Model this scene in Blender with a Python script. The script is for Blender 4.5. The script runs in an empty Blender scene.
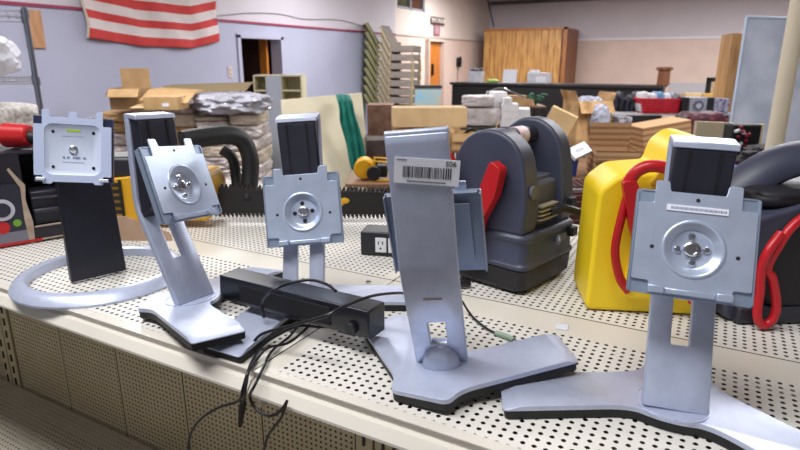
import bpy, bmesh, math, random
from mathutils import Vector, Matrix, noise
random.seed(7)
PI = math.pi; R = math.radians
C = bpy.context.scene.collection

# ------------------------------------------------------------------ camera frame (measured from the photograph)
FOC = 578.0; HY = 62.0
PITCH = math.atan((225-HY)/FOC); YAW = R(29)
CAM = Vector((0, 0, 1.55)); S = 1.15            # shelf top height
HD = Vector((-math.sin(YAW), math.cos(YAW), 0)); RT = Vector((math.cos(YAW), math.sin(YAW), 0)); ZZ = Vector((0, 0, 1))
FW = HD*math.cos(PITCH) - ZZ*math.sin(PITCH); UP = HD*math.sin(PITCH) + ZZ*math.cos(PITCH)
def ray(x, y): return FW*FOC + RT*(x-400) + UP*(225-y)
def atz(x, y, z=S):
    r = ray(x, y); return CAM + r*((z-CAM.z)/r.z)
def atX(x, y, X):
    r = ray(x, y); return CAM + r*(X/r.x)
def atY(x, y, Y):
    r = ray(x, y); return CAM + r*(Y/r.y)
def atd(x, y, d):
    r = ray(x, y); return CAM + r*(d/r.dot(HD))
def sc(P): return (P-CAM).dot(FW)/FOC           # metres per pixel at a point

# ------------------------------------------------------------------ materials
def lin(c):
    return tuple(((v/255)/12.92 if v/255 <= .04045 else ((v/255+.055)/1.055)**2.4) for v in c) + (1,)
_m = {}
def mat(name, col, rough=.5, metal=0, var=0, vs=20, bump=0, bs=60, col2=None, emit=0, alpha=1, trans=0, spec=None, coat=0):
    if name in _m: return _m[name]
    m = bpy.data.materials.new(name); m.use_nodes = True; nt = m.node_tree; b = nt.nodes['Principled BSDF']
    b.inputs['Base Color'].default_value = lin(col); b.inputs['Roughness'].default_value = rough; b.inputs['Metallic'].default_value = metal
    if spec is not None: b.inputs['Specular IOR Level'].default_value = spec
    if coat: b.inputs['Coat Weight'].default_value = coat
    if trans: b.inputs['Transmission Weight'].default_value = trans
    if alpha < 1: b.inputs['Alpha'].default_value = alpha
    if emit: b.inputs['Emission Color'].default_value = lin(col); b.inputs['Emission Strength'].default_value = emit
    tc = nt.nodes.new('ShaderNodeTexCoord')
    if var or col2:
        n = nt.nodes.new('ShaderNodeTexNoise'); n.inputs['Scale'].default_value = vs; n.inputs['Detail'].default_value = 4
        nt.links.new(tc.outputs['Object'], n.inputs['Vector'])
        r = nt.nodes.new('ShaderNodeValToRGB'); r.color_ramp.elements[0].position = .35; r.color_ramp.elements[1].position = .65
        if col2: r.color_ramp.elements[0].color = lin(col); r.color_ramp.elements[1].color = lin(col2)
        else:
            r.color_ramp.elements[0].color = lin(tuple(max(0, v-var) for v in col)); r.color_ramp.elements[1].color = lin(tuple(min(255, v+var) for v in col))
        nt.links.new(n.outputs['Fac'], r.inputs['Fac']); nt.links.new(r.outputs['Color'], b.inputs['Base Color'])
    if bump:
        n2 = nt.nodes.new('ShaderNodeTexNoise'); n2.inputs['Scale'].default_value = bs; n2.inputs['Detail'].default_value = 3
        nt.links.new(tc.outputs['Object'], n2.inputs['Vector'])
        bp = nt.nodes.new('ShaderNodeBump'); bp.inputs['Strength'].default_value = bump; bp.inputs['Distance'].default_value = .01
        nt.links.new(n2.outputs['Fac'], bp.inputs['Height']); nt.links.new(bp.outputs['Normal'], b.inputs['Normal'])
    _m[name] = m; return m
def math_node(nt, op, a, bb=None):
    n = nt.nodes.new('ShaderNodeMath'); n.operation = op
    for i, v in enumerate((a, bb)):
        if v is None: continue
        if isinstance(v, (int, float)): n.inputs[i].default_value = v
        else: nt.links.new(v, n.inputs[i])
    return n.outputs[0]
def perf(name, col, pitch, rad, ax='XY', var=6):
    m = mat(name, col, .42, 0, var, 5); nt = m.node_tree; b = nt.nodes['Principled BSDF']
    tc = nt.nodes.new('ShaderNodeTexCoord'); sp = nt.nodes.new('ShaderNodeSeparateXYZ'); nt.links.new(tc.outputs['Object'], sp.inputs[0])
    q = []
    for a in ax:
        f = math_node(nt, 'FRACT', math_node(nt, 'DIVIDE', sp.outputs[a], pitch)); f = math_node(nt, 'SUBTRACT', f, .5); q.append(math_node(nt, 'POWER', math_node(nt, 'ABSOLUTE', f), 1.6))
    r2 = math_node(nt, 'ADD', q[0], q[1])
    nt.links.new(math_node(nt, 'GREATER_THAN', r2, (rad/pitch)**1.6), b.inputs['Alpha'])
    return m
def wood(name, c1, c2, scale=3, ax='Z', rough=.45, rings=6):
    m = mat(name, c1, rough); nt = m.node_tree; b = nt.nodes['Principled BSDF']
    tc = nt.nodes.new('ShaderNodeTexCoord'); mp = nt.nodes.new('ShaderNodeMapping'); nt.links.new(tc.outputs['Object'], mp.inputs[0])
    mp.inputs['Scale'].default_value = {'Z': (scale, scale, scale*.12), 'X': (scale*.12, scale, scale), 'Y': (scale, scale*.12, scale)}[ax]
    n = nt.nodes.new('ShaderNodeTexNoise'); n.inputs['Scale'].default_value = rings; n.inputs['Detail'].default_value = 5; n.inputs['Distortion'].default_value = .6
    nt.links.new(mp.outputs[0], n.inputs['Vector'])
    r = nt.nodes.new('ShaderNodeValToRGB'); r.color_ramp.elements[0].color = lin(c2); r.color_ramp.elements[1].color = lin(c1); r.color_ramp.elements[0].position = .36; r.color_ramp.elements[1].position = .6
    nt.links.new(n.outputs['Fac'], r.inputs['Fac']); nt.links.new(r.outputs['Color'], b.inputs['Base Color']); return m
def stripes(name, c1, c2, per, ax='Z', duty=.5, rough=.7):
    m = mat(name, c1, rough); nt = m.node_tree; b = nt.nodes['Principled BSDF']
    tc = nt.nodes.new('ShaderNodeTexCoord'); sp = nt.nodes.new('ShaderNodeSeparateXYZ'); nt.links.new(tc.outputs['Object'], sp.inputs[0])
    f = math_node(nt, 'FRACT', math_node(nt, 'DIVIDE', sp.outputs[ax], per)); g = math_node(nt, 'GREATER_THAN', f, duty)
    mx = nt.nodes.new('ShaderNodeMix'); mx.data_type = 'RGBA'; nt.links.new(g, mx.inputs['Factor']); mx.inputs['A'].default_value = lin(c1); mx.inputs['B'].default_value = lin(c2)
    nt.links.new(mx.outputs['Result'], b.inputs['Base Color']); return m

M_silver = mat('silver_plastic', (188, 196, 218), .36, .30, 3, 90)
M_silver2 = mat('silver_plastic_worn', (182, 190, 212), .34, .35, 4, 60)
M_steel = mat('zinc_steel', (190, 202, 224), .30, .5, 5, 40)
M_steel_d = mat('zinc_steel_back', (150, 164, 186), .42, .6)
M_chrome = mat('chrome', (215, 218, 225), .18, 1)
M_black = mat('black_plastic', (30, 30, 38), .4)
M_satin = mat('satin_black', (27, 27, 40), .38, 0, 3, 30)
M_rubber = mat('rubber', (20, 20, 22), .55)
M_cable = mat('cable_black', (16, 16, 22), .4)
M_white = mat('white_plastic', (225, 225, 228), .5)
M_paper = mat('label_paper', (232, 234, 242), .6)
M_ink = mat('ink', (25, 25, 35), .6)
M_red = mat('red_plastic', (190, 22, 28), .38)
M_redc = mat('red_cable', (196, 24, 36), .35)
M_yellow = mat('yellow_plastic', (246, 212, 28), .42)
M_yellow2 = mat('yellow_tool', (215, 160, 15), .45)
M_grey = mat('slate_plastic', (62, 66, 84), .42, 0, 3, 15)
M_grey2 = mat('warm_grey_plastic', (98, 99, 108), .48)
M_greyd = mat('dark_grey_plastic', (44, 44, 54), .5, 0, 3, 20)
M_shelf = mat('shelf_enamel', (218, 212, 200), .38, 0, 3, 6)
M_perf = perf('perforated_enamel', (220, 216, 208), .0127, .0030)
M_hole_shade = mat('hole_shade_brown', (70, 58, 44), .8)  # dark brown standing in for the shade seen through the deck holes
M_backs = mat('panel_enamel_shaded', (178, 162, 130), .45)  # shelf enamel painted darker, with the shade under the top deck in its colour
M_back = perf('perforated_panel_shaded', (178, 162, 130), .0127, .0031, 'XZ')  # same under-deck shade put into the perforated face colour
M_deck = perf('perforated_deck', (214, 206, 188), .0127, .0025)
M_card = mat('cardboard', (186, 150, 104), .8, 0, 8, 6)
M_card2 = mat('cardboard_pale', (208, 178, 132), .8, 0, 8, 5)
M_card3 = mat('cardboard_brown', (172, 138, 96), .8, 0, 10, 6)
M_corr = stripes('corrugated_cardboard', (186, 148, 108), (150, 110, 74), .045, 'Z', .55)
M_tape = mat('clear_tape', (222, 205, 175), .25)
M_wrap = mat('plastic_wrap', (216, 208, 208), .3, 0, 0, 9, .5, 14, (184, 172, 168))
M_bag = mat('white_bag', (228, 228, 238), .35, 0, 8, 12, .5, 20)
M_foam = mat('white_foam', (238, 236, 238), .6, 0, 5, 12)
M_cream = mat('cream_metal', (212, 203, 172), .5, 0, 4, 3)
M_board = mat('cream_board', (222, 212, 184), .55, 0, 5, 4)
M_lav = mat('wall_lavender', (176, 178, 200), .8, 0, 3, 1.5)
M_upper = mat('wall_upper_paint', (203, 197, 206), .8, 0, 3, 1.2)
M_creamw = mat('wall_cream_paint', (222, 208, 200), .8, 0, 3, 1.5)
M_peach = mat('wall_peach_paint', (220, 196, 184), .8, 0, 4, 2)
M_pale = mat('wall_grey_paint', (206, 198, 204), .8, 0, 2, 1.5)
M_trimr = mat('red_trim_paint', (150, 55, 85), .6)
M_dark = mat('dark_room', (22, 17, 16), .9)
M_floor = mat('floor_tile', (118, 106, 98), .5, 0, 8, 3)
M_orange = wood('orange_wood', (205, 128, 50), (176, 98, 34), 4, 'Z')
M_pine = wood('pine_panel', (200, 152, 88), (160, 110, 58), 5, 'Z', .45, 3)
M_brownw = wood('brown_wood', (150, 95, 62), (118, 70, 45), 4, 'Z')
M_beech = wood('beech_board', (196, 150, 92), (172, 124, 70), 4, 'Z')
M_counter = mat('counter_black', (24, 20, 26), .5)
M_countop = mat('counter_top', (46, 40, 42), .4)
M_green = mat('teal_cloth', (14, 112, 98), .85, 0, 14, 8, .3, 30)
M_olive = mat('olive_fabric', (128, 132, 98), .9, 0, 10, 20)
M_taupe = mat('taupe_fabric', (138, 128, 120), .9, 0, 8, 20)
M_brass = mat('chair_frame_tan', (176, 160, 118), .45, .3)
M_blue = mat('blue_plastic', (40, 72, 150), .5)
M_print = mat('box_print', (70, 66, 90), .5, 0, 0, 18, 0, 60, (170, 165, 185))
M_clear = mat('clear_tub', (206, 206, 216), .2, 0, 12, 8)
M_glassb = mat('tank_glass', (120, 165, 185), .15, 0, 0, 3, 0, 60, (165, 165, 150))
M_basketred = mat('red_basket', (205, 28, 50), .45)
M_crate = mat('brown_crate', (92, 52, 50), .6)
M_table = mat('table_dark', (40, 34, 34), .5)
M_tabletop = mat('table_brown', (132, 98, 72), .5, 0, 8, 6)
M_magenta = mat('maroon_print', (105, 28, 48), .5, 0, 0, 40, 0, 60, (30, 24, 34))

# ------------------------------------------------------------------ mesh helpers
class MB:
    def __init__(s): s.bm = bmesh.new(); s.mi = 0
    def _set(s, vs, mi):
        if mi:
            for f in {f for v in vs for f in v.link_faces}: f.material_index = mi
    def box(s, c, size, rot=None, mi=0):
        M = Matrix.Translation(c) @ (rot.to_4x4() if rot else Matrix()) @ Matrix.Diagonal((*size, 1))
        r = bmesh.ops.create_cube(s.bm, size=1, matrix=M); s._set(r['verts'], mi); return s
    def cyl(s, p0, p1, r, r2=None, n=24, mi=0, caps=True):
        p0 = Vector(p0); p1 = Vector(p1); d = p1-p0
        M = Matrix.Translation((p0+p1)/2) @ d.to_track_quat('Z', 'Y').to_matrix().to_4x4()
        q = bmesh.ops.create_cone(s.bm, cap_ends=caps, segments=n, radius1=r, radius2=r if r2 is None else r2, depth=d.length, matrix=M); s._set(q['verts'], mi); return s
    def sphere(s, c, r, scale=(1, 1, 1), n=16, mi=0):
        q = bmesh.ops.create_uvsphere(s.bm, u_segments=n*2, v_segments=n, radius=r, matrix=Matrix.Translation(c) @ Matrix.Diagonal((*scale, 1))); s._set(q['verts'], mi); return s
    def prism(s, pts, fn, mi=0):
        """pts: list of 2D; fn(p, k) -> 3D for k = 0 / 1"""
        a = [s.bm.verts.new(fn(p, 0)) for p in pts]; b = [s.bm.verts.new(fn(p, 1)) for p in pts]
        fs = [s.bm.faces.new(a), s.bm.faces.new(b[::-1])]
        n = len(pts)
        for i in range(n): fs.append(s.bm.faces.new((a[i], b[i], b[(i+1) % n], a[(i+1) % n])))
        for f in fs: f.material_index = mi
        return s
    def prismz(s, pts, z0, z1, mi=0): return s.prism(pts, lambda p, k: (p[0], p[1], (z0, z1)[k]), mi)
    def prismy(s, pts, y0, y1, mi=0): return s.prism(pts, lambda p, k: (p[0], (y0, y1)[k], p[1]), mi)
    def prismx(s, pts, x0, x1, mi=0): return s.prism(pts, lambda p, k: ((x0, x1)[k], p[0], p[1]), mi)
    def holed(s, outer, holes, y0, y1, mi=0):
        """plate in the XZ plane with holes, from y0 to y1"""
        es = []; vs = []
        for loop in [outer]+holes:
            l = [s.bm.verts.new((p[0], y0, p[1])) for p in loop]; vs += l
            es += [s.bm.edges.new((l[i], l[(i+1) % len(l)])) for i in range(len(l))]
        r = bmesh.ops.triangle_fill(s.bm, use_beauty=True, use_dissolve=False, edges=es)
        fs = [f for f in r['geom'] if isinstance(f, bmesh.types.BMFace)]
        e = bmesh.ops.extrude_face_region(s.bm, geom=fs)
        nv = [v for v in e['geom'] if isinstance(v, bmesh.types.BMVert)]
        bmesh.ops.translate(s.bm, verts=nv, vec=(0, y1-y0, 0)); s._set(nv+vs, mi); return s
    def lathe(s, prof, n=32, M=None, mi=0):
        M = M or Matrix(); rings = []
        for (r, z) in prof:
            rings.append([s.bm.verts.new(M @ Vector((r*math.cos(2*PI*i/n), r*math.sin(2*PI*i/n), z))) for i in range(n)] if r > 1e-6 else [s.bm.verts.new(M @ Vector((0, 0, z)))])
        for a, b in zip(rings, rings[1:]):
            for i in range(n):
                j = (i+1) % n
                if len(a) == 1 and len(b) == 1: continue
                f = s.bm.faces.new((a[0], b[i], b[j])) if len(a) == 1 else s.bm.faces.new((a[i], a[j], b[0])) if len(b) == 1 else s.bm.faces.new((a[i], a[j], b[j], b[i]))
                f.material_index = mi
        return s
    def tube(s, pts, r, n=8, mi=0, smooth=True, flat=1):
        pts = [Vector(p) for p in pts]
        if smooth and len(pts) > 2: pts = spline(pts, 8)
        rings = []; up = None
        for i, p in enumerate(pts):
            t = (pts[min(i+1, len(pts)-1)]-pts[max(i-1, 0)]).normalized()
            if up is None: up = t.orthogonal().normalized()
            up = (up - t*up.dot(t)).normalized(); sd = t.cross(up)
            rr = r(i/(len(pts)-1)) if callable(r) else r
            rings.append([s.bm.verts.new(p + up*math.cos(2*PI*k/n)*rr + sd*math.sin(2*PI*k/n)*rr*flat) for k in range(n)])
        for a, b in zip(rings, rings[1:]):
            for k in range(n): s.bm.faces.new((a[k], a[(k+1) % n], b[(k+1) % n], b[k])).material_index = mi
        s.bm.faces.new(rings[0][::-1]).material_index = mi; s.bm.faces.new(rings[-1]).material_index = mi
        return s
    def blob(s, c, size, amp=.1, sc_=3, seed=0, sub=3, mi=0, rot=None, sq=4):
        """a lumpy rounded box"""
        q = bmesh.ops.create_icosphere(s.bm, subdivisions=sub+1, radius=1)
        for v in q['verts']:
            p = v.co.copy(); m = (abs(p.x)**sq+abs(p.y)**sq+abs(p.z)**sq)**(1/sq); p = p/m
            nz = noise.noise(p*sc_+Vector((seed*7.3, seed*3.1, seed))); nz2 = noise.noise(p*sc_*3+Vector((seed, 9, seed*2)))
            p = p*(1+amp*nz+amp*.4*nz2); p = Vector((p.x*size[0]/2, p.y*size[1]/2, p.z*size[2]/2))
            if rot: p = rot @ p
            v.co = p + Vector(c)
        s._set(q['verts'], mi); return s
    def build(s, name, mats, parent=None, bevel=0, smooth=None, loc=None, rotz=None, segs=2, sub=0, solid=0, ang=35):
        bmesh.ops.recalc_face_normals(s.bm, faces=s.bm.faces)
        me = bpy.data.meshes.new(name); s.bm.to_mesh(me); s.bm.free()
        o = bpy.data.objects.new(name, me); C.objects.link(o)
        for m in (mats if isinstance(mats, (list, tuple)) else [mats]): me.materials.append(m)
        if parent: o.parent = parent
        if loc is not None: o.location = loc
        if rotz is not None: o.rotation_euler.z = rotz
        if solid:
            k = o.modifiers.new('s', 'SOLIDIFY'); k.thickness = solid; k.offset = 0
        if bevel:
            k = o.modifiers.new('b', 'BEVEL'); k.width = bevel; k.segments = segs; k.limit_method = 'ANGLE'; k.angle_limit = R(40)
        if sub:
            k = o.modifiers.new('u', 'SUBSURF'); k.levels = sub; k.render_levels = sub
        if smooth or (smooth is None and bevel):
            me.polygons.foreach_set('use_smooth', [True]*len(me.polygons))
            try: me.set_sharp_from_angle(angle=R(ang))
            except Exception: pass
        return o
def spline(pts, k=8):
    out = []; n = len(pts)
    for i in range(n-1):
        p0 = pts[max(i-1, 0)]; p1 = pts[i]; p2 = pts[i+1]; p3 = pts[min(i+2, n-1)]
        for j in range(k):
            t = j/k; out.append(.5*((2*p1)+(p2-p0)*t+(2*p0-5*p1+4*p2-p3)*t*t+(3*p1-p0-3*p2+p3)*t**3))
    out.append(pts[-1]); return out
def rrect(w, h, r, cx=0, cy=0, n=6):
    o = []
    for (sx, sy, a0) in ((1, 1, 0), (-1, 1, 90), (-1, -1, 180), (1, -1, 270)):
        for i in range(n+1):
            a = R(a0+90*i/n); o.append((cx+sx*(w/2-r)+r*math.cos(a), cy+sy*(h/2-r)+r*math.sin(a)))
    return o
def circ(r, cx=0, cy=0, n=32): return [(cx+r*math.cos(2*PI*i/n), cy+r*math.sin(2*PI*i/n)) for i in range(n)]
def rounded(poly, r, n=5):
    """round each corner of a 2D polygon; r may be list"""
    o = []; N = len(poly)
    for i in range(N):
        p = Vector(poly[i]); a = Vector(poly[i-1]); b = Vector(poly[(i+1) % N]); rr = r[i] if isinstance(r, (list, tuple)) else r
        if rr <= 0: o.append(tuple(p)); continue
        ra = min(rr, (a-p).length*.49); rb = min(rr, (b-p).length*.49)
        q0 = p+(a-p).normalized()*ra; q1 = p+(b-p).normalized()*rb
        for k in range(n+1):
            t = k/n; o.append(tuple(q0*(1-t)**2+p*2*t*(1-t)+q1*t*t))
    return o
def loft(m, secs, mi=0):
    rs = [[m.bm.verts.new(p) for p in s_] for s_ in secs]
    for a, b in zip(rs, rs[1:]):
        n = len(a)
        for i in range(n): m.bm.faces.new((a[i], a[(i+1) % n], b[(i+1) % n], b[i])).material_index = mi
    m.bm.faces.new(rs[0][::-1]).material_index = mi; m.bm.faces.new(rs[-1]).material_index = mi
def empty(name, label, cat, loc=(0, 0, 0), rotz=0, group=None):
    o = bpy.data.objects.new(name, None); C.objects.link(o); o.empty_display_size = .05
    o.location = loc; o.rotation_euler.z = rotz; return tag(o, label, cat, group)
def tag(o, label=None, cat=None, group=None, kind=None):
    if label: o['label'] = label
    if cat: o['category'] = cat
    if group: o['group'] = group
    if kind: o['kind'] = kind
    return o
def struct(mb, name, m, **k):
    o = mb.build(name, m, **k)
    if not k.get('parent'): o['kind'] = 'structure'
    return o
def copy_tree(o, parent=None):
    c = o.copy(); C.objects.link(c); c.parent = parent
    for ch in list(o.children): copy_tree(ch, c)
    return c
def text(name, body, size, m, parent, loc, rot, depth=.0006):
    cu = bpy.data.curves.new(name, 'FONT'); cu.body = body; cu.size = size; cu.extrude = depth; cu.align_x = 'CENTER'; cu.align_y = 'CENTER'
    o = bpy.data.objects.new(name, cu); C.objects.link(o)
    dg = bpy.context.evaluated_depsgraph_get(); me = bpy.data.meshes.new_from_object(o.evaluated_get(dg)); bpy.data.objects.remove(o)
    o = bpy.data.objects.new(name, me); C.objects.link(o); me.materials.clear(); me.materials.append(m)
    o.parent = parent; o.location = loc; o.rotation_euler = rot; return o
RX = Matrix.Rotation
CAMROT = YAW                                     # an object with this rotz has its -Y side towards the lens

# ================================================================== SETTING
WX = -7.0; FY = 18.7; CZ = 3.4; BX = 6.5; BY = -6.0; STEP = 12.4
zb = 2.17
d0 = (atX(238, 40, WX).y, atX(281, 40, WX).y); dz = 1.97
fl = MB(); fl.box(((WX+BX)/2-.1, (FY+BY)/2, -.05), (BX-WX+.6, FY-BY+.6, .1)); struct(fl, 'floor', M_floor)
ce = MB(); ce.box(((WX+BX)/2-.1, (FY+BY)/2, CZ+.05), (BX-WX+.6, FY-BY+.6, .1)); struct(ce, 'ceiling', mat('ceiling_tile', (205, 203, 205), .9, 0, 4, 2))
w = MB()
def wseg(y0, y1, z0, z1, mi, x=WX): w.box((x-.1, (y0+y1)/2, (z0+z1)/2), (.2, y1-y0, z1-z0), mi=mi)
wseg(BY, d0[0], 0, zb, 0); wseg(d0[0], d0[1], dz, zb, 0); wseg(d0[1], STEP, 0, zb, 0); wseg(BY, STEP, zb, CZ, 1)
wd = (atX(426, 50, WX-.05).y, atX(440.5, 50, WX-.05).y); wdz = 2.08
wn = (atX(397, 5, WX-.05).y, atX(425, 5, WX-.05).y, atX(410, 10, WX-.05).z)
wseg(STEP, wd[0], 0, zb, 2, WX-.05); wseg(wd[1], FY, 0, zb, 2, WX-.05); wseg(wd[0], wd[1], wdz, zb, 2, WX-.05)
wseg(STEP, wn[0], zb, CZ, 3, WX-.05); wseg(wn[1], FY, zb, CZ, 3, WX-.05); wseg(wn[0], wn[1], zb, wn[2], 3, WX-.05); wseg(wn[0], wn[1], wn[2]+.75, CZ, 3, WX-.05)
struct(w, 'wall_left', [M_lav, M_upper, M_peach, M_creamw])
w2 = MB(); w2.box((BX/2+WX/2-.1, FY+.1, zb/2), (BX-WX+.6, .2, zb), mi=0); w2.box((BX/2+WX/2-.1, FY+.1, (zb+CZ)/2), (BX-WX+.6, .2, CZ-zb), mi=1)
struct(w2, 'wall_far', [M_peach, M_pale])
w3 = MB(); w3.box((BX+.1, (FY+BY)/2, CZ/2), (.2, FY-BY+.4, CZ)); struct(w3, 'wall_right', M_creamw)
w4 = MB(); w4.box(((WX+BX)/2, BY-.1, .45), (BX-WX+.4, .2, .9)); w4.box(((WX+BX)/2, BY-.1, 3.1), (BX-WX+.4, .2, .6))
w4.box((WX+.5, BY-.1, 1.85), (1, .2, 1.9)); w4.box((BX-.5, BY-.1, 1.85), (1, .2, 1.9)); struct(w4, 'wall_near', M_creamw)
t = MB(); t.box((WX+.012, (BY+STEP)/2, zb), (.024, STEP-BY, .035)); struct(t, 'trim_1', M_trimr)
t = MB(); t.box((WX-.04, (FY+STEP)/2, zb), (.02, FY-STEP, .03)); struct(t, 'trim_2', mat('grey_trim', (170, 160, 150), .6))
t = MB(); t.box(((WX+BX)/2, FY-.015, zb+.03), (BX-WX, .03, .07)); struct(t, 'trim_3', mat('white_trim', (226, 222, 226), .6))
t = MB(); t.box(((WX+BX)/2, FY-.05, CZ-.05), (BX-WX, .1, .1)); struct(t, 'trim_4', mat('dark_trim', (96, 88, 92), .6))
# dark doorway in lavender wall
yc = (d0[0]+d0[1])/2; wdt = d0[1]-d0[0]
d = MB(); fr = .07
for y in (d0[0]+fr/2-.035, d0[1]-fr/2+.035): d.box((WX-.09, y, dz/2), (.24, fr, dz))
d.box((WX-.09, yc, dz-.01), (.24, wdt+fr, fr)); do = struct(d, 'door_1', mat('door_frame_paint', (178, 178, 200), .6))
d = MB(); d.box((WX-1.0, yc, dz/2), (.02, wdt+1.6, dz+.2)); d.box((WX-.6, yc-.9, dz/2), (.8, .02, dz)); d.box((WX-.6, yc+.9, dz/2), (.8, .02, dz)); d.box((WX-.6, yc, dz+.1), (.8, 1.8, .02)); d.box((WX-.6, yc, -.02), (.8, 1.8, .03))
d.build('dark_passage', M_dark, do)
d = MB(); d.box((WX-.30, d0[1]-.13, dz/2), (.16, .05, dz-.04)); dl = d.build('door_leaf', M_orange, do)
d = MB(); d.cyl((WX-.33, d0[1]-.17, 1.0), (WX-.33, d0[1]-.145, 1.0), .03); d.build('door_handle', M_chrome, dl)
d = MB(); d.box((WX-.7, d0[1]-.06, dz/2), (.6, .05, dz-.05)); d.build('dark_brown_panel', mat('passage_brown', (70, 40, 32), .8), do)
# orange wood door
x_ = WX-.05
d = MB()
for y in (wd[0]-.03, wd[1]+.03): d.box((x_, y, wdz/2), (.24, .06, wdz))
d.box((x_, (wd[0]+wd[1])/2, wdz+.02), (.24, wd[1]-wd[0]+.12, .05)); do = struct(d, 'door_2', mat('door_frame_cream', (206, 190, 180), .6))
d = MB(); d.box((x_-.03, (wd[0]+wd[1])/2, wdz/2), (.05, wd[1]-wd[0]-.03, wdz-.02)); dl = d.build('door_leaf', M_orange, do)
d = MB(); d.box((x_+.03, wd[0]+.35, 1.35), (.06, .05, .3)); d.build('door_handle', M_rubber, dl)
# window high in cream wall
wy = (wn[0]+wn[1])/2; ww = wn[1]-wn[0]; wz = wn[2]+.375
d = MB()
for y in (wn[0]+.03, wy, wn[1]-.03): d.box((x_-.06, y, wz), (.08, .06, .75))
for z in (wn[2]+.03, wn[2]+.72): d.box((x_-.06, wy, z), (.08, ww, .06))
wo = struct(d, 'window_1', mat('window_frame_grey', (150, 148, 158), .5))
d = MB(); d.box((x_-.1, wy-ww/4, wz), (.01, ww/2, .75)); d.build('pane', mat('pane_olive', (84, 86, 66), .15, 0, 10, 3), wo)
d = MB(); d.box((x_-.1, wy+ww/4, wz), (.01, ww/2, .75)); d.build('pane', mat('pane_brown', (96, 62, 50), .15, 0, 10, 3), wo)

# ================================================================== THE DISPLAY SHELF
# 1.22 m bays; seam lines at X = -1.73, -.51, .71
seams = [-3.15, -1.83, -.51, .81, 2.13]
Yf, Ym0, Ym1, Yb = .512, .826, .896, 1.46
root = empty('gondola_shelf', 'cream perforated steel display shelf carrying the monitor stands', 'shelf', (0, 0, 0))
for a, b in zip(seams, seams[1:]):
    m = MB(); g = .0012
    xs = [a+g, a+.028, b-.028, b-g]
    def quads(y0, y1, my0, my1):
        ys = [y0, y0+my0, y1-my1, y1]
        for i in range(3):
            for j in range(3):
                mi = 1 if (i == 1 and j == 1) else 0
                v = [m.bm.verts.new(p) for p in ((xs[i], ys[j], S), (xs[i+1], ys[j], S), (xs[i+1], ys[j+1], S), (xs[i], ys[j+1], S))]
                m.bm.faces.new(v).material_index = mi
    quads(Yf, Ym0, .016, .004)
    m.build('shelf_deck', [M_shelf, M_perf], root)
    m = MB(); m2 = m
    quads(Ym1, Yb, .004, .02)
    m.build('shelf_deck', [M_shelf, M_perf], root)
    # front price rail, rolled edge
    m = MB(); prof = [(Yf, S), (Yf, S-.002), (Yf+.003, S-.004), (Yf+.003, S-.011), (Yf-.004, S-.013), (Yf-.014, S-.025), (Yf-.014, S-.029), (Yf-.010, S-.031), (Yf-.004, S-.030), (Yf+.02, S-.03), (Yf+.02, S-.001)]
    m.prismx(prof, a+g, b-g); m.build('price_rail', M_shelf, root)
    m = MB(); m.box(((a+b)/2, (Ym0+Ym1)/2, S-.0105), (b-a-2*g, Ym1-Ym0, .02)); m.build('centre_cap', M_shelf, root, bevel=.0015)
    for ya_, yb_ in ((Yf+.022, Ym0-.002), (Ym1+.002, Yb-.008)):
        m = MB(); m.box(((a+b)/2, (ya_+yb_)/2, S-.022), (b-a-.01, yb_-ya_, .004)); m.build('hole_shade_sheet', M_hole_shade, root)  # added dark sheet below the deck, so the holes look shaded
    m = MB(); m.box(((a+b)/2, Yb, S-.02), (b-a-2*g, .012, .038)); m.build('rear_rail', M_shelf, root)
for i, (a, b) in enumerate(zip(seams, seams[1:])):
    n = 5; aa = a+.045; bb = b-.045
    for k in range(5):
        x0 = aa+(bb-aa)*k/n; x1 = aa+(bb-aa)*(k+1)/n
        m = MB(); xs4 = [x0+.002, x0+.006, x1-.006, x1-.002]; zs = [.50, .54, S-.03]
        for q in range(3):
            for j in range(2):
                mi = 1 if (q == 1 and j == 1) else 0
                v = [m.bm.verts.new(p) for p in ((xs4[q], .82, zs[j]), (xs4[q+1], .82, zs[j]), (xs4[q+1], .82, zs[j+1]), (xs4[q], .82, zs[j+1]))]
                m.bm.faces.new(v).material_index = mi
        m.build('back_panel', [M_backs, M_back], root)
for x in seams:
    m = MB()
    for dx in (-.022, .022):
        m.box((x+dx, .835, .57), (.038, .04, 1.1))
        for z in range(14): m.box((x+dx, .8135, .60+z*.04), (.005, .004, .022), mi=1)
    m.build('upright', [M_backs, M_rubber], root)
m = MB(); m.box(((seams[0]+seams[-1])/2, .86, .57), (seams[-1]-seams[0], .01, 1.1)); m.build('spine_panel', mat('spine_dark', (60, 54, 46), .8), root)
# lower deck
zl = .59
m = MB()
for a, b in zip(seams, seams[1:]):
    ys = [.28, .30, .81]
    for j in range(2):
        v = [m.bm.verts.new(p) for p in ((a+.001, ys[j], zl), (b-.001, ys[j], zl), (b-.001, ys[j+1], zl), (a+.001, ys[j+1], zl))]
        m.bm.faces.new(v).material_index = j
    m.box(((a+b)/2, .28, zl-.022), (b-a-.002, .012, .04))
m.build('lower_deck', [M_shelf, M_deck], root)
m = MB(); m.box(((seams[0]+seams[-1])/2, .55, .05), (seams[-1]-seams[0], .52, .1)); m.build('kick_base', mat('kick_dark', (50, 46, 42), .8), root)
m = MB()
for x in (-.545, -.475):
    m.cyl((x, .861, S-.0005), (x, .861, S+.003), .0055, n=6)
m.build('bolt', M_chrome, root)
for x in seams:
    m = MB(); m.prismx([(.52, zl+.5), (.82, zl+.45), (.82, zl+.51), (.52, zl+.53)], x-.002, x+.002); m.build('bracket', M_shelf, root)

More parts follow.
